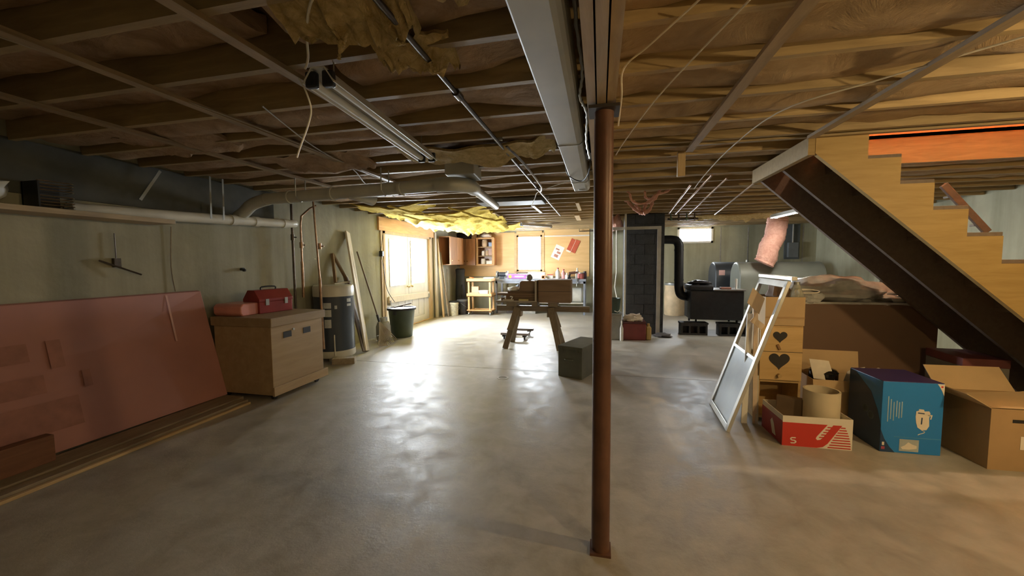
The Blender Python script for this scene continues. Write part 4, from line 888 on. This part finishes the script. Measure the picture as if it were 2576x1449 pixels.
solo('vertical_conduit', MB().tube([(.32, 8.2, 2.33), (.33, 8.2, 1.2), (.30, 8.2, .9), (.36, 8.2, .6)], .012, 8), WIRE, 'pale conduit hanging left of the chimney', 'conduit', smooth=True)
solo('vertical_pipe', MB().cyl((.20, 8.3, 0), (.20, 8.3, 2.33), .022, n=10), GALV, 'grey vertical pipe left of the chimney', 'pipe', smooth=True)
solo('pink_wad', MB().blob((0, 0, 0), (.13, .12, .14), 16, .5, 2.6, 2.2), PINKF, 'pink insulation wad stuffed above the pale stud', 'insulation', (.30, 8.0, 2.18), smooth=True)
t = T('storage_bin', 'grey plastic bin just right of the post', 'bin', (.22, 7.30, 0))
MB().prism([(-.14, 0), (.14, 0), (.165, .46), (-.165, .46)], .3, lambda u, v, w_: (u, w_ - .15, v)).build('body', paint('bin_grey', (.26, .26, .24), .5), t, bevel=.01)
MB().box(-.172, .172, -.157, .157, .46, .48).build('rim', paint('bin_grey', (.26, .26, .24)), t, bevel=.005)
t = T('green_bin', 'small dark green tub stacked on the grey bin', 'tub', (.24, 7.30, .48))
MB().lathe([(.0, .0), (.11, 0), (.135, .27), (.125, .27), (.10, .02), (0, .02)], n=20).build('body', paint('tub_green', (.035, .06, .045), .4), t, smooth=True)
MB().tube(curve_pts([(.11, -.09, .06), (.08, -.14, .03), (.02, -.145, .05)], 8), .006, 6).build('handle', WHITE, t, smooth=True)
t = T('cooler', 'dark red cooler box before the chimney', 'cooler', (.61, 7.34, 0))
RC = paint('cooler_red', (.22, .045, .045), .45, 0, .15, 5)
MB().box(-.20, .20, -.15, .15, 0, .30).build('body', RC, t, bevel=.012); MB().box(-.205, .205, -.155, .155, .30, .335).build('lid', paint('cooler_dark', (.10, .03, .035), .5), t, bevel=.008)
solo('white_rag', MB().blob((0, 0, .05), (.17, .11, .075), 20, .6, 3.0, 1.2, -.046), paint('rag_cream', (.70, .62, .52), .85), 'crumpled cream rag on the red cooler', 'rag', (.60, 7.30, .335), smooth=True)
t = T('oil_jug', 'yellow plastic jug right of the red cooler', 'jug', (.865, 7.33, 0))
MB().box(-.045, .045, -.10, .10, 0, .24).build('body', paint('jug_yellow', (.55, .42, .16), .4), t, bevel=.02); MB().cyl((0, 0, .24), (0, 0, .29), .025, n=12).build('cap', paint('jug_yellow', (.55, .42, .16)), t, smooth=True)
bottle('white bottle between the grey bin and red cooler', (.385, 7.10, 0), .03, .36, WB, WB)
solo('dark_rag', MB().blob((0, 0, .03), (.16, .10, .045), 14, .5, 3, 9, -.028), paint('rag_dark', (.07, .06, .055), .9), 'dark crumpled rag on floor at the chimney corner', 'rag', (1.16, 7.62, 0), smooth=True)

# ------------------------------------------------------------------ wood stove
for k, (cx, lab) in enumerate(((1.77, 'black concrete block under left stove leg'), (2.45, 'black concrete block under right stove leg'))):
    t = T('stove_block', lab, 'concrete block', (cx, 8.02, 0), R(2), 'blocks under the stove')
    bm = paint('block_dark', (.05, .052, .055), .7, 0, .25, 14, .2); W_ = .24; h_ = .205
    m_ = MB().box(-W_, W_, -.10, .10, 0, .035).box(-W_, W_, -.10, .10, h_ - .035, h_)
    for x in (-W_, -.095, .06, W_ - .035): m_.box(x, x + .035, -.10, .10, .035, h_ - .035)
    m_.build('shell', bm, t, bevel=.003)
    m_ = MB().box(-W_ + .03, W_ - .03, .05, .09, .03, h_ - .03); m_.build('web', bm, t)
    MB().box(-W_ - .01, W_ + .01, -.115, .11, h_, h_ + .035).build('cap', bm, t, bevel=.004)
t = T('wood_stove', 'black cast iron wood stove standing on blocks', 'stove', (2.14, 8.12, 0))
MB().box(-.46, .46, -.27, .27, .31, .86).build('body', CASTIRON, t, bevel=.02)
MB().box(-.06, .48, -.29, .29, .86, .885).build('top_plate', paint('stove_top', (.22, .21, .20), .3, .4), t, bevel=.004)
MB().box(-.48, -.06, -.28, .28, .86, .96).build('step_top', CASTIRON, t, bevel=.03)
for x in (-.36, .36):
    for y in (-.06, .06): MB().cyl((x + (.05 if y < 0 else -.05), y, .24), (x + (.05 if y < 0 else -.05), y, .32), .018, n=10).build('leg', CASTIRON, t)
for z in (.45, .62): MB().box(-.462, -.455, -.2, .2, z, z + .01).build('rib', CASTIRON, t)
pv = t
t = T('stove_pipe', 'black stove pipe elbowing up into the chimney', 'stove pipe')
MB().tube(curve_pts([(1.78, 8.25, .72), (1.66, 8.22, .72), (1.57, 8.2, .76), (1.535, 8.2, .88), (1.53, 8.2, 1.05)], 24), .085, 18).build('lower_elbow', CASTIRON, t, smooth=True)
MB().cyl((1.53, 8.2, 1.03), (1.52, 8.2, 1.66), .085, n=22).build('riser', CASTIRON, t, smooth=True)
MB().tube(curve_pts([(1.52, 8.2, 1.64), (1.515, 8.2, 1.74), (1.47, 8.2, 1.82), (1.38, 8.2, 1.845), (1.19, 8.2, 1.85)], 24), .085, 18).build('upper_elbow', CASTIRON, t, smooth=True)
for a in ((1.53, 8.2, 1.03), (1.52, 8.2, 1.62)): MB().cyl(a, (a[0], a[1], a[2] + .035), .089, n=22).build('seam_collar', CASTIRON, t, smooth=True)
solo('black_gloves', MB().blob((0, 0, .035), (.20, .12, .055), 18, .5, 2.4, 6, -.033), BLACK, 'black gloves heaped on the stove step', 'gloves', (1.89, 8.08, .96), smooth=True)
solo('white_candle', MB().lathe([(.018, 0), (.018, .19), (0, .195)], n=12), WHITE, 'white stick standing at right of the stove top', 'candle', (2.52, 8.05, .885), smooth=True)
solo('red_tin', MB().box(-.09, .09, -.05, .05, 0, .035), paint('tin_brownred', (.32, .14, .10), .4), 'flat reddish tin on the stove top', 'tin', (2.32, 8.0, .885), bevel=.006)
t = T('fibre_drum', 'tan fibre drum by the far wall behind the stove', 'drum', (1.93, 10.85, 0))
MB().lathe([(.24, 0), (.255, .02), (.26, .4), (.25, .8)], n=28).build('shell', paint('drum_tan', (.62, .48, .30), .6, 0, .2, 4), t, smooth=True)
MB().lathe([(.26, .79), (.265, .80), (.265, .85), (.2, .855), (0, .85)], n=28).build('lid', GALV, t, smooth=True)
# oil tanks
def oil_tank(label, loc, L, mat, extra):
    t = T('oil_tank', label, 'tank', loc); h_, w_ = 1.12, .66; r_ = w_ / 2; n = 10; p = []
    for i in range(n + 1): a = math.pi * i / n; p.append((r_ * math.cos(a), h_ - r_ + r_ * math.sin(a)))
    for i in range(n + 1): a = math.pi + math.pi * i / n; p.append((r_ * math.cos(a), r_ + r_ * math.sin(a)))
    z0 = .27
    MB().prism(p, L, lambda u, v, q: (q, u + r_, z0 + v)).build('shell', mat, t, smooth=True, bevel=.03)
    for x in (.02, L - .05): MB().prism([(u * 1.012, (v - h_ / 2) * 1.008 + h_ / 2) for u, v in p], .03, lambda u, v, q, x=x: (x + q, u + r_, z0 + v)).build('weld_rim', mat, t, smooth=True)
    for x in (.15, L - .15):
        for y in (.1, w_ - .1): MB().cyl((x, y, 0), (x, y, z0 + .16), .022, n=10).build('leg', mat, t)
    MB().cyl((L * .5, r_, z0 + h_ - .02), (L * .5, r_, z0 + h_ + .05), .03, n=10).build('filler_cap', GALV, t, smooth=True)
    if extra: MB().box(.02 + .05, .20, -.004, .002, 1.08, 1.2).build('label_plate', paint('tag_pink', (.65, .40, .36), .5), t)
oil_tank('grey oil tank with rounded ends, front of the two', (2.88, 8.98, 0), 1.60, paint('tank_grey', (.175, .185, .155), .45, .05, .12, 3), False)
oil_tank('dark oil tank standing behind the grey tank', (2.68, 10.0, 0), 1.55, paint('tank_dark', (.045, .052, .06), .45, .05, .15, 3), True)
solo('wrapped_duct', MB().tube([p + Vector((.03 * noise.noise(p * 6), 0, 0)) for p in curve_pts([(3.50, 8.88, 2.30), (3.48, 8.88, 2.0), (3.38, 8.88, 1.7), (3.28, 8.92, 1.36)], 36)], [.185 * (1 + .12 * noise.noise(Vector((k * .7, 0, 0)))) for k in range(37)], 20), PINKF, 'pink insulation wrapped duct hanging above the grey tank', 'duct', smooth=True)
t = T('breaker_panel', 'dark electrical panel board in the far right corner', 'electrical panel', (4.75, YF - .001, 1.45))
MB().box(-.17, .17, -.03, 0, 0, .88).build('board', paint('panel_board', (.09, .105, .11), .7), t); MB().box(-.11, .11, -.12, -.03, .05, .42).build('box', paint('panel_grey', (.15, .165, .17), .5), t, bevel=.005)
MB().cyl((0, -.06, .42), (0, -.06, .88), .018, n=8).build('conduit', GALV, t)

# ================================================================== RIGHT SIDE
# aluminium screen frame leaning on the pine cabinet
ALU = paint('aluminium_frame', (.58, .57, .52), .35, .5, .12, 6)
t = T('screen_frame', 'aluminium storm window frame leaning against the pine cabinet', 'window frame')
A0, B0 = Vector((1.045, 3.43, 0)), Vector((1.085, 4.10, 0)); UP = Vector((.415, .02, 1.245))
def sp(u, v): return A0.lerp(B0, u) + UP * v
nrm = (B0 - A0).cross(UP).normalized()
for (a, b, w_) in ((sp(.035, .0), sp(.035, 1), .05), (sp(.965, 0), sp(.965, 1), .05), (sp(0, .02), sp(1, .02), .05), (sp(0, .985), sp(1, .985), .055), (sp(.06, .49), sp(.94, .49), .03)):
    MB().bar(a, b, .028, w_, (b - a).cross(nrm)).build('rail', ALU, t, bevel=.003)
MB().add([sp(.06, .03), sp(.94, .03), sp(.94, .485), sp(.06, .485)], [(0, 1, 2, 3)]).build('screen_pane', paint('screen_mesh', (.50, .54, .55), .25, .2, .1, 3), t)
MB().bar(sp(.03, 1.0) + Vector((.03, -.03, .03)), sp(.99, .995) + Vector((.0, .0, .04)), .04, .03).build('top_channel', ALU, t, bevel=.003)
# pine cabinet with heart cut-outs
PINEC = wood('pine_cabinet', (.50, .33, .13), (.66, .46, .21), 'X', 5)
t = T('pine_cabinet', 'pine cupboard with heart cut-outs below the cardboard box', 'cabinet', (1.365, 3.74, 0))
W_, D_, H_ = .335, .30, .86
MB().box(0, .02, 0, D_, 0, H_).box(W_ - .02, W_, 0, D_, 0, H_).box(.02, W_ - .02, D_ - .015, D_, .03, H_).box(0, W_, -.005, D_, H_ - .02, H_).box(.02, W_ - .02, 0, D_ - .015, .03, .05).box(.02, W_ - .02, 0, D_ - .015, .355, .375).build('body', PINEC, t, bevel=.002)
dr = MB().box(.005, W_ - .005, -.02, -.001, .38, .845).build('door', PINEC, t, bevel=.003)
MB().box(.005, W_ - .005, -.0215, -.0195, .628, .632).build('door_seam', BLACK, dr)
def heart(cx, cz, s):
    p = []
    for i in range(40):
        a = 2 * math.pi * i / 40
        p.append((cx + s * 16 * math.sin(a) ** 3 / 17, cz + s * (13 * math.cos(a) - 5 * math.cos(2 * a) - 2 * math.cos(3 * a) - math.cos(4 * a)) / 17))
    return p
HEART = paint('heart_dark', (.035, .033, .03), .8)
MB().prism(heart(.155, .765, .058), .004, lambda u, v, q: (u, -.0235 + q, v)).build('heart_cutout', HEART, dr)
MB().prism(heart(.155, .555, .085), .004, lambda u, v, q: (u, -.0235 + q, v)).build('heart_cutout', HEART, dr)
MB().bar((.135, -.028, .695), (.155, -.028, .65), .02, .014, (0, 1, 0)).build('toggle', wood('toggle_brown', (.25, .13, .05), (.35, .2, .08), 'Z'), dr, bevel=.003)
MB().cyl((.155, -.02, .425), (.155, -.05, .425), .016, n=14).build('knob', PINEC, dr, smooth=True)
def flap_box(name, label, loc, rz, sx, sy, sz, mat, inner, flaps, cat='box', t_=.005):
    t = T(name, label, cat, loc, rz)
    MB().box(0, sx, 0, t_, 0, sz).box(0, sx, sy - t_, sy, 0, sz).box(0, t_, t_, sy - t_, 0, sz).box(sx - t_, sx, t_, sy - t_, 0, sz).box(t_, sx - t_, t_, sy - t_, 0, t_).build('body', mat, t)
    for side, ang, ln in flaps:
        a = R(ang); dz = math.sin(a) * ln; dh = math.cos(a) * ln
        e = {'front': ((0, 0), (sx, 0), (0, -1)), 'back': ((0, sy), (sx, sy), (0, 1)), 'left': ((0, 0), (0, sy), (-1, 0)), 'right': ((sx, 0), (sx, sy), (1, 0))}[side]
        p0, p1, o = Vector((*e[0], sz)), Vector((*e[1], sz)), Vector((e[2][0] * dh, e[2][1] * dh, dz))
        n = (p1 - p0).cross(o).normalized() * t_
        MB().add([p0, p1, p1 + o, p0 + o, p0 + n, p1 + n, p1 + o + n, p0 + o + n], [(3, 2, 1, 0), (4, 5, 6, 7), (0, 1, 5, 4), (1, 2, 6, 5), (2, 3, 7, 6), (3, 0, 4, 7)]).build('flap', inner, t)
    return t
flap_box('cardboard_box', 'cardboard box full of bags on top of the pine cupboard', (1.40, 3.72, .861), R(0), .30, .30, .245, CARDL, CARDL, [])
MB().box(.0, .30, -.003, 0, .06, .075).build('tape_line', CARD, bpy.data.objects['cardboard_box'])
solo('paper_bag', MB().blob((0, 0, .11), (.085, .11, .15), 20, .4, 2.4, 9.0, -.12), paint('bag_brown', (.20, .13, .085), .75, 0, .3, 8), 'crumpled brown bag sticking out of the cardboard box', 'bag', (1.57, 3.90, 1.0), smooth=True)
t = T('glass_jar', 'clear glass jar standing among the bags in the box', 'jar', (1.655, 3.775, 1.0)); MB().lathe([(.04, 0), (.055, .02), (.055, .12), (.03, .19), (.02, .22)], n=16).build('body', film('jar_glass', (.55, .56, .45), .45, .08), t, smooth=True); MB().lathe([(.023, .21), (.023, .235), (0, .235)], n=12).build('lid', GALV, t, smooth=True)
solo('wire_hoop', MB().tube(curve_pts([(.0, 0, 0), (.10, .05, .02), (.20, .02, .015), (.15, -.05, .0), (.02, -.04, 0), (.06, .04, .025), (.18, .05, .02)], 30), .005, 6), paint('cream_cord', (.78, .72, .60), .5), 'loop of pale cord lying over the plastic sheet', 'cord', (1.76, 4.05, 1.125), smooth=True)
# placard on a stick, wooden strips leaning at the cupboard side
t = T('placard', 'blank cardboard placard on a stick by the pine cupboard', 'placard')
MB().add([(1.235, 3.66, 1.06), (1.315, 3.62, .965), (1.355, 3.62, 1.10), (1.275, 3.66, 1.19), (1.237, 3.664, 1.06), (1.317, 3.624, .965), (1.357, 3.624, 1.10), (1.277, 3.664, 1.19)], [(3, 2, 1, 0), (4, 5, 6, 7), (0, 1, 5, 4), (1, 2, 6, 5), (2, 3, 7, 6), (3, 0, 4, 7)]).build('panel', paint('placard_tan', (.70, .56, .40), .8), t)
MB().bar((1.325, 3.66, .0), (1.300, 3.655, 1.03), .035, .012, (0, 1, 0)).build('stick', paint('stick_pale', (.62, .50, .38), .7), t)
MB().bar((1.275, 3.655, .92), (1.36, 3.65, .85), .012, .05, (0, 0, 1)).build('cross_piece', paint('placard_tan', (.7, .56, .4)), t)
solo('white_strip', MB().bar((1.24, 3.66, 0), (1.275, 3.70, .96), .045, .012, (0, 1, 0)), WHITE, 'thin white strip standing left of the placard stick', 'strip')
solo('painted_slat', MB().bar((1.335, 3.66, 0), (1.345, 3.70, .42), .02, .03, (0, 1, 0)), paint('leg_offwhite', (.5, .47, .4), .5), 'short off-white slat standing at the cupboard foot', 'slat')
# red and white printed carton with cylinder inside
REDP = paint('print_red', (.60, .045, .03), .4, 0, .05); WPR = paint('print_white', (.80, .74, .64), .45, 0, .03)
bx = flap_box('printed_carton', 'open red and white printed carton on the floor', (1.375, 3.265, 0), R(1), .465, .36, .235, WPR, WPR, [])
def front(poly, mat, name, d=.0015, e=.0008): MB().prism(poly, e, lambda u, v, q: (u, -d + q, v)).build(name, mat, bx)
front([(0, .002), (.235, .002), (.275, .012), (.305, .04), (.395, .185), (.338, .185), (.30, .125), (.272, .082), (.255, .066), (.236, .062), (.226, .074), (.232, .09), (.30, .185), (0, .185)], REDP, 'red_print')
for k in range(9):
    z = .008 + k * .0195
    x0 = .290 + .095 * (z / .185) + .010; x1 = .458 - .05 * (z / .185) ** 2
    if z < .178: front([(x0, z), (x1, z), (x1 - .003, z + .0085), (x0 + .005, z + .0085)], REDP, 'red_stripe')
for k in range(5):
    z = .082 + k * .02
    front([(.245 + .013 * k, z), (.272 + .013 * k, z), (.277 + .013 * k, z + .008), (.25 + .013 * k, z + .008)], REDP, 'red_stripe', .0024)
S_ = [(.055, .030), (.062, .022), (.085, .022), (.097, .032), (.097, .043), (.087, .051), (.068, .053), (.064, .058), (.066, .064), (.092, .064), (.092, .072), (.064, .072), (.054, .063), (.054, .053), (.063, .045), (.083, .043), (.087, .038), (.083, .031), (.060, .031)]
front(S_, WPR, 'letter_s', .0026)
MB().prism([(.0, .0), (.36, .0), (.36, .19), (.0, .19)], .0008, lambda u, v, q: (-.0014 + q, u, v + .002)).build('side_print', paint('print_darkred', (.36, .04, .05), .4), bx)
MB().prism([(.10, .03), (.16, .0 + .03), (.20, .12), (.17, .15), (.14, .12)], .0008, lambda u, v, q: (-.0024 + q, u, v)).build('side_mark', WPR, bx)
t = T('paper_cylinder', 'cream paper cylinder standing in the red printed carton', 'cylinder', (1.70, 3.42, .008))
MB().lathe([(.118, 0), (.118, .40), (.106, .40), (.106, .0)], n=36).build('shell', paint('cylinder_cream', (.62, .54, .38), .6, 0, .06), t, smooth=True)
MB().lathe([(.108, .33), (.03, .345), (0, .345)], n=24).build('dark_filling', BLACK, t, smooth=True)
solo('brown_sleeve', MB().box(-.09, .09, -.03, .03, 0, .30), paint('sleeve_brown', (.13, .085, .05), .6), 'brown packet standing left of the cream cylinder', 'packet', (1.52, 3.50, .008), R(-25), bevel=.004)
solo('white_booklet', MB().box(-.06, .06, -.09, .09, 0, .14), CRM, 'cream booklet stack at the carton left side', 'booklet', (1.45, 3.38, .008), R(6), bevel=.003)
# cardboard open box behind, papers
obx = flap_box('open_carton', 'open cardboard carton under the stairs with raised back flap', (1.79, 3.74, 0), R(-3), .46, .28, .40, CARDL, CARDL, [('back', 82, .20), ('front', -75, .09), ('right', 25, .16)])
t = T('cooking_pot', 'glossy black pot resting in the open carton', 'pot', (1.93, 3.87, .29))
MB().lathe([(0, 0), (.09, 0), (.105, .03), (.105, .15), (.10, .15), (.09, .01)], n=28).build('bowl', paint('gloss_black', (.012, .011, .010), .08), t, smooth=True); MB().lathe([(.108, .15), (.09, .175), (.04, .19), (0, .192)], n=28).build('lid', paint('gloss_black', (.012, .011, .01)), t, smooth=True)
MB().lathe([(.012, .19), (.02, .21), (0, .217)], n=14).build('knob', paint('gloss_black', (.01, .01, .01)), t, smooth=True)
PAP = paint('paper_white', (.74, .68, .58), .7)
solo('loose_paper', MB().sheet(lambda u, v: (.02 * math.sin(u * 3) + .16 * u - .04 * v, .03 * u * v, .17 * v - .02 * u), 6, 6, (.0, .002, 0)), PAP, 'white folded paper standing left in the open carton', 'paper', (1.81, 3.77, .40), smooth=True)
solo('loose_paper', MB().sheet(lambda u, v: (.12 * u + .03 * v, .02 * math.sin(u * 4), .11 * v + .05 * u), 6, 6, (.0, .002, 0)), PAP, 'white paper scrap beside the black pot', 'paper', (2.03, 3.78, .36), smooth=True)
# blue appliance carton
BL = paint('carton_blue', (.025, .235, .66), .35, 0, .05, 2); NAVY = paint('carton_navy', (.022, .055, .13), .4, 0, .08, 2); PURP = paint('carton_purple', (.07, .045, .16), .35, 0, .1, 2)
b2 = T('appliance_carton', 'blue printed appliance carton with jug picture', 'box', (2.035, 3.31, 0), R(1))
MB().box(0, .375, 0, .37, 0, .53).build('body', BL, b2, bevel=.003)
MB().box(.002, .373, .002, .368, .53, .533).build('top_face', PURP, b2)
def bf(poly, mat, name, d=.0012): MB().prism(poly, .0006, lambda u, v, q: (u, -d + q, v)).build(name, mat, b2)
def bl_(poly, mat, name, d=.0012): MB().prism(poly, .0006, lambda u, v, q: (-d + q, u, v)).build(name, mat, b2)
bl_([(.0, .0), (.37, .0), (.37, .525), (.30, .525), (.12, .42), (.04, .3), (.0, .2)], NAVY, 'navy_side')
bf([(0, .0), (.095, .0), (.06, .04), (.025, .10), (.0, .17)], NAVY, 'navy_corner')
bf([(.330, .528), (.373, .528), (.373, .44), (.360, .475), (.345, .505)], WPR, 'white_corner', .0014)
bf([(.085, .118), (.372, .118), (.372, .122), (.083, .122)], paint('blue_line', (.10, .33, .60), .4), 'line', .0014)
bf([(.12, .015), (.24, .015), (.24, .105), (.12, .105)], paint('label_grey', (.42, .47, .47), .5), 'picture_panel', .0014)
bf([(.13, .045), (.155, .06), (.175, .085), (.20, .07), (.228, .06), (.228, .04), (.18, .03), (.14, .03)], WPR, 'picture', .002)
bf([(.215, .235), (.225, .20), (.25, .182), (.28, .185), (.295, .215), (.292, .27), (.298, .31), (.29, .325), (.262, .322), (.258, .335), (.228, .338), (.226, .325), (.212, .32), (.21, .28)], WPR, 'jug_print', .0018)
bf([(.243, .225), (.251, .225), (.253, .275), (.245, .275)], NAVY, 'jug_mark', .0024)
bf([(.222, .305), (.262, .302), (.263, .309), (.223, .312)], NAVY, 'jug_mark', .0024)
bf([(.285, .30), (.312, .298), (.305, .265), (.298, .265), (.302, .288), (.285, .29)], WPR, 'jug_handle', .0018)
MB().tube([Vector((.25 + .02 * math.sin(q * .5), -.002, .182 - .012 * q * .35)) for q in range(10)], .0022, 5).build('cord_print', WPR, b2)
TXT = paint('text_pale', (.32, .48, .62), .5)
for k, (x, z0, z1) in enumerate([(.035, .23, .42), (.052, .25, .40), (.07, .24, .38), (.088, .27, .39), (.104, .26, .38), (.12, .265, .385)]):
    bf([(x, z0), (x + .007, z0), (x + .007, z1), (x, z1)], TXT, 'text_line', .0014)
for cy, cz in ((.17, .27), (.11, .235)):
    MB().lathe([(.026, 0), (.031, 0), (.031, .0006), (.026, .0006), (.026, 0)], n=22).build('ring_print', paint('ring_grey', (.11, .16, .22), .5), b2).matrix_local = Matrix.Translation((-.0016, cy, cz)) @ Matrix.Rotation(R(90), 4, 'Y')
bf([(.012, .05), (.026, .05), (.026, .075), (.012, .075)], WPR, 'small_mark', .0018); bf([(.008, .02), (.03, .02), (.03, .04), (.008, .04)], paint('mark_red', (.45, .08, .12), .5), 'small_mark', .0018)
MB().cyl((.358, -.0022, .508), (.358, -.0012, .508), .007, n=12).build('corner_dot', REDP, b2)
# brown carton at right edge
bc = flap_box('brown_carton', 'brown cardboard carton with open flaps at the right', (2.565, 3.17, 0), R(2), .50, .42, .42, CARD, CARDL, [('left', 32, .17), ('back', 50, .2), ('right', 10, .2)])
MB().prism([(0, 0), (.5, 0), (.5, .30), (.0, .22)], .004, lambda u, v, q: (u, v, .425 + .12 * v + q)).build('flap', CARDL, bc)
MB().box(.12, .22, -.002, .001, .33, .352).build('hand_hole', BLACK, bc); MB().box(.22, .30, -.0015, 0, .0, .42).build('tape', paint('tape_tan', (.48, .36, .22), .25), bc)
MB().box(.17, .25, -.0025, -.001, .15, .24).build('label_sheet', WPR, bc)
# grey carton with red edge further back
t = T('grey_carton', 'large grey carton with dark red top at the right edge', 'box', (2.98, 3.95, 0), R(-4))
MB().box(0, .30, 0, .42, 0, .52).build('body', paint('carton_grey', (.27, .26, .23), .7, 0, .12, 5), t, bevel=.004); MB().box(-.003, .303, -.003, .423, .52, .59).build('lid', paint('carton_maroon', (.20, .06, .055), .6), t, bevel=.004)
# brown cabinet back under a plastic-wrapped roll
t = T('brown_cabinet', 'wide plain brown cabinet under the stairs', 'cabinet', (2.0, 4.45, 0))
BRP = paint('cabinet_plain_brown', (.155, .088, .052), .6, 0, .06, 1.5)
MB().box(0, 1.15, 0, .5, .06, .98).build('body', BRP, t, bevel=.006); MB().box(.02, 1.13, -.004, 0, .09, .95).build('back_panel', BRP, t); MB().box(.03, 1.12, .03, .47, 0, .06).build('plinth', BLACK, t)
PLS = film('plastic_sheet_film', (.46, .46, .43), 1.0, .22)
pb = MB().blob((.42, .22, .12), (.46, .27, .155), 40, .35, 2.2, 4.2, -.118).blob((.02, .10, .06), (.17, .20, .09), 28, .4, 2.4, 7.7, -.058).blob((1.0, .20, .06), (.40, .27, .09), 32, .4, 2.2, 2.9, -.058)
pb.sheet(lambda u, v: (.0 + 1.15 * u, -.055 + .012 * noise.noise(Vector((u * 9, v, 2))), .02 - (.02 + .07 * abs(noise.noise(Vector((u * 3.1, 0, 5))))) * v), 30, 4, (0, .004, 0))
solo('plastic_bundle', pb, PLS, 'grey plastic-wrapped bundle lying on the brown cabinet', 'bundle', (2.02, 4.51, .981), smooth=True)
solo('wall_rod', MB().cyl((5.1, 8.7, 0), (5.26, 8.75, 1.25), .012, n=8), IRONP, 'thin dark rod leaning on the right wall behind stairs', 'rod')
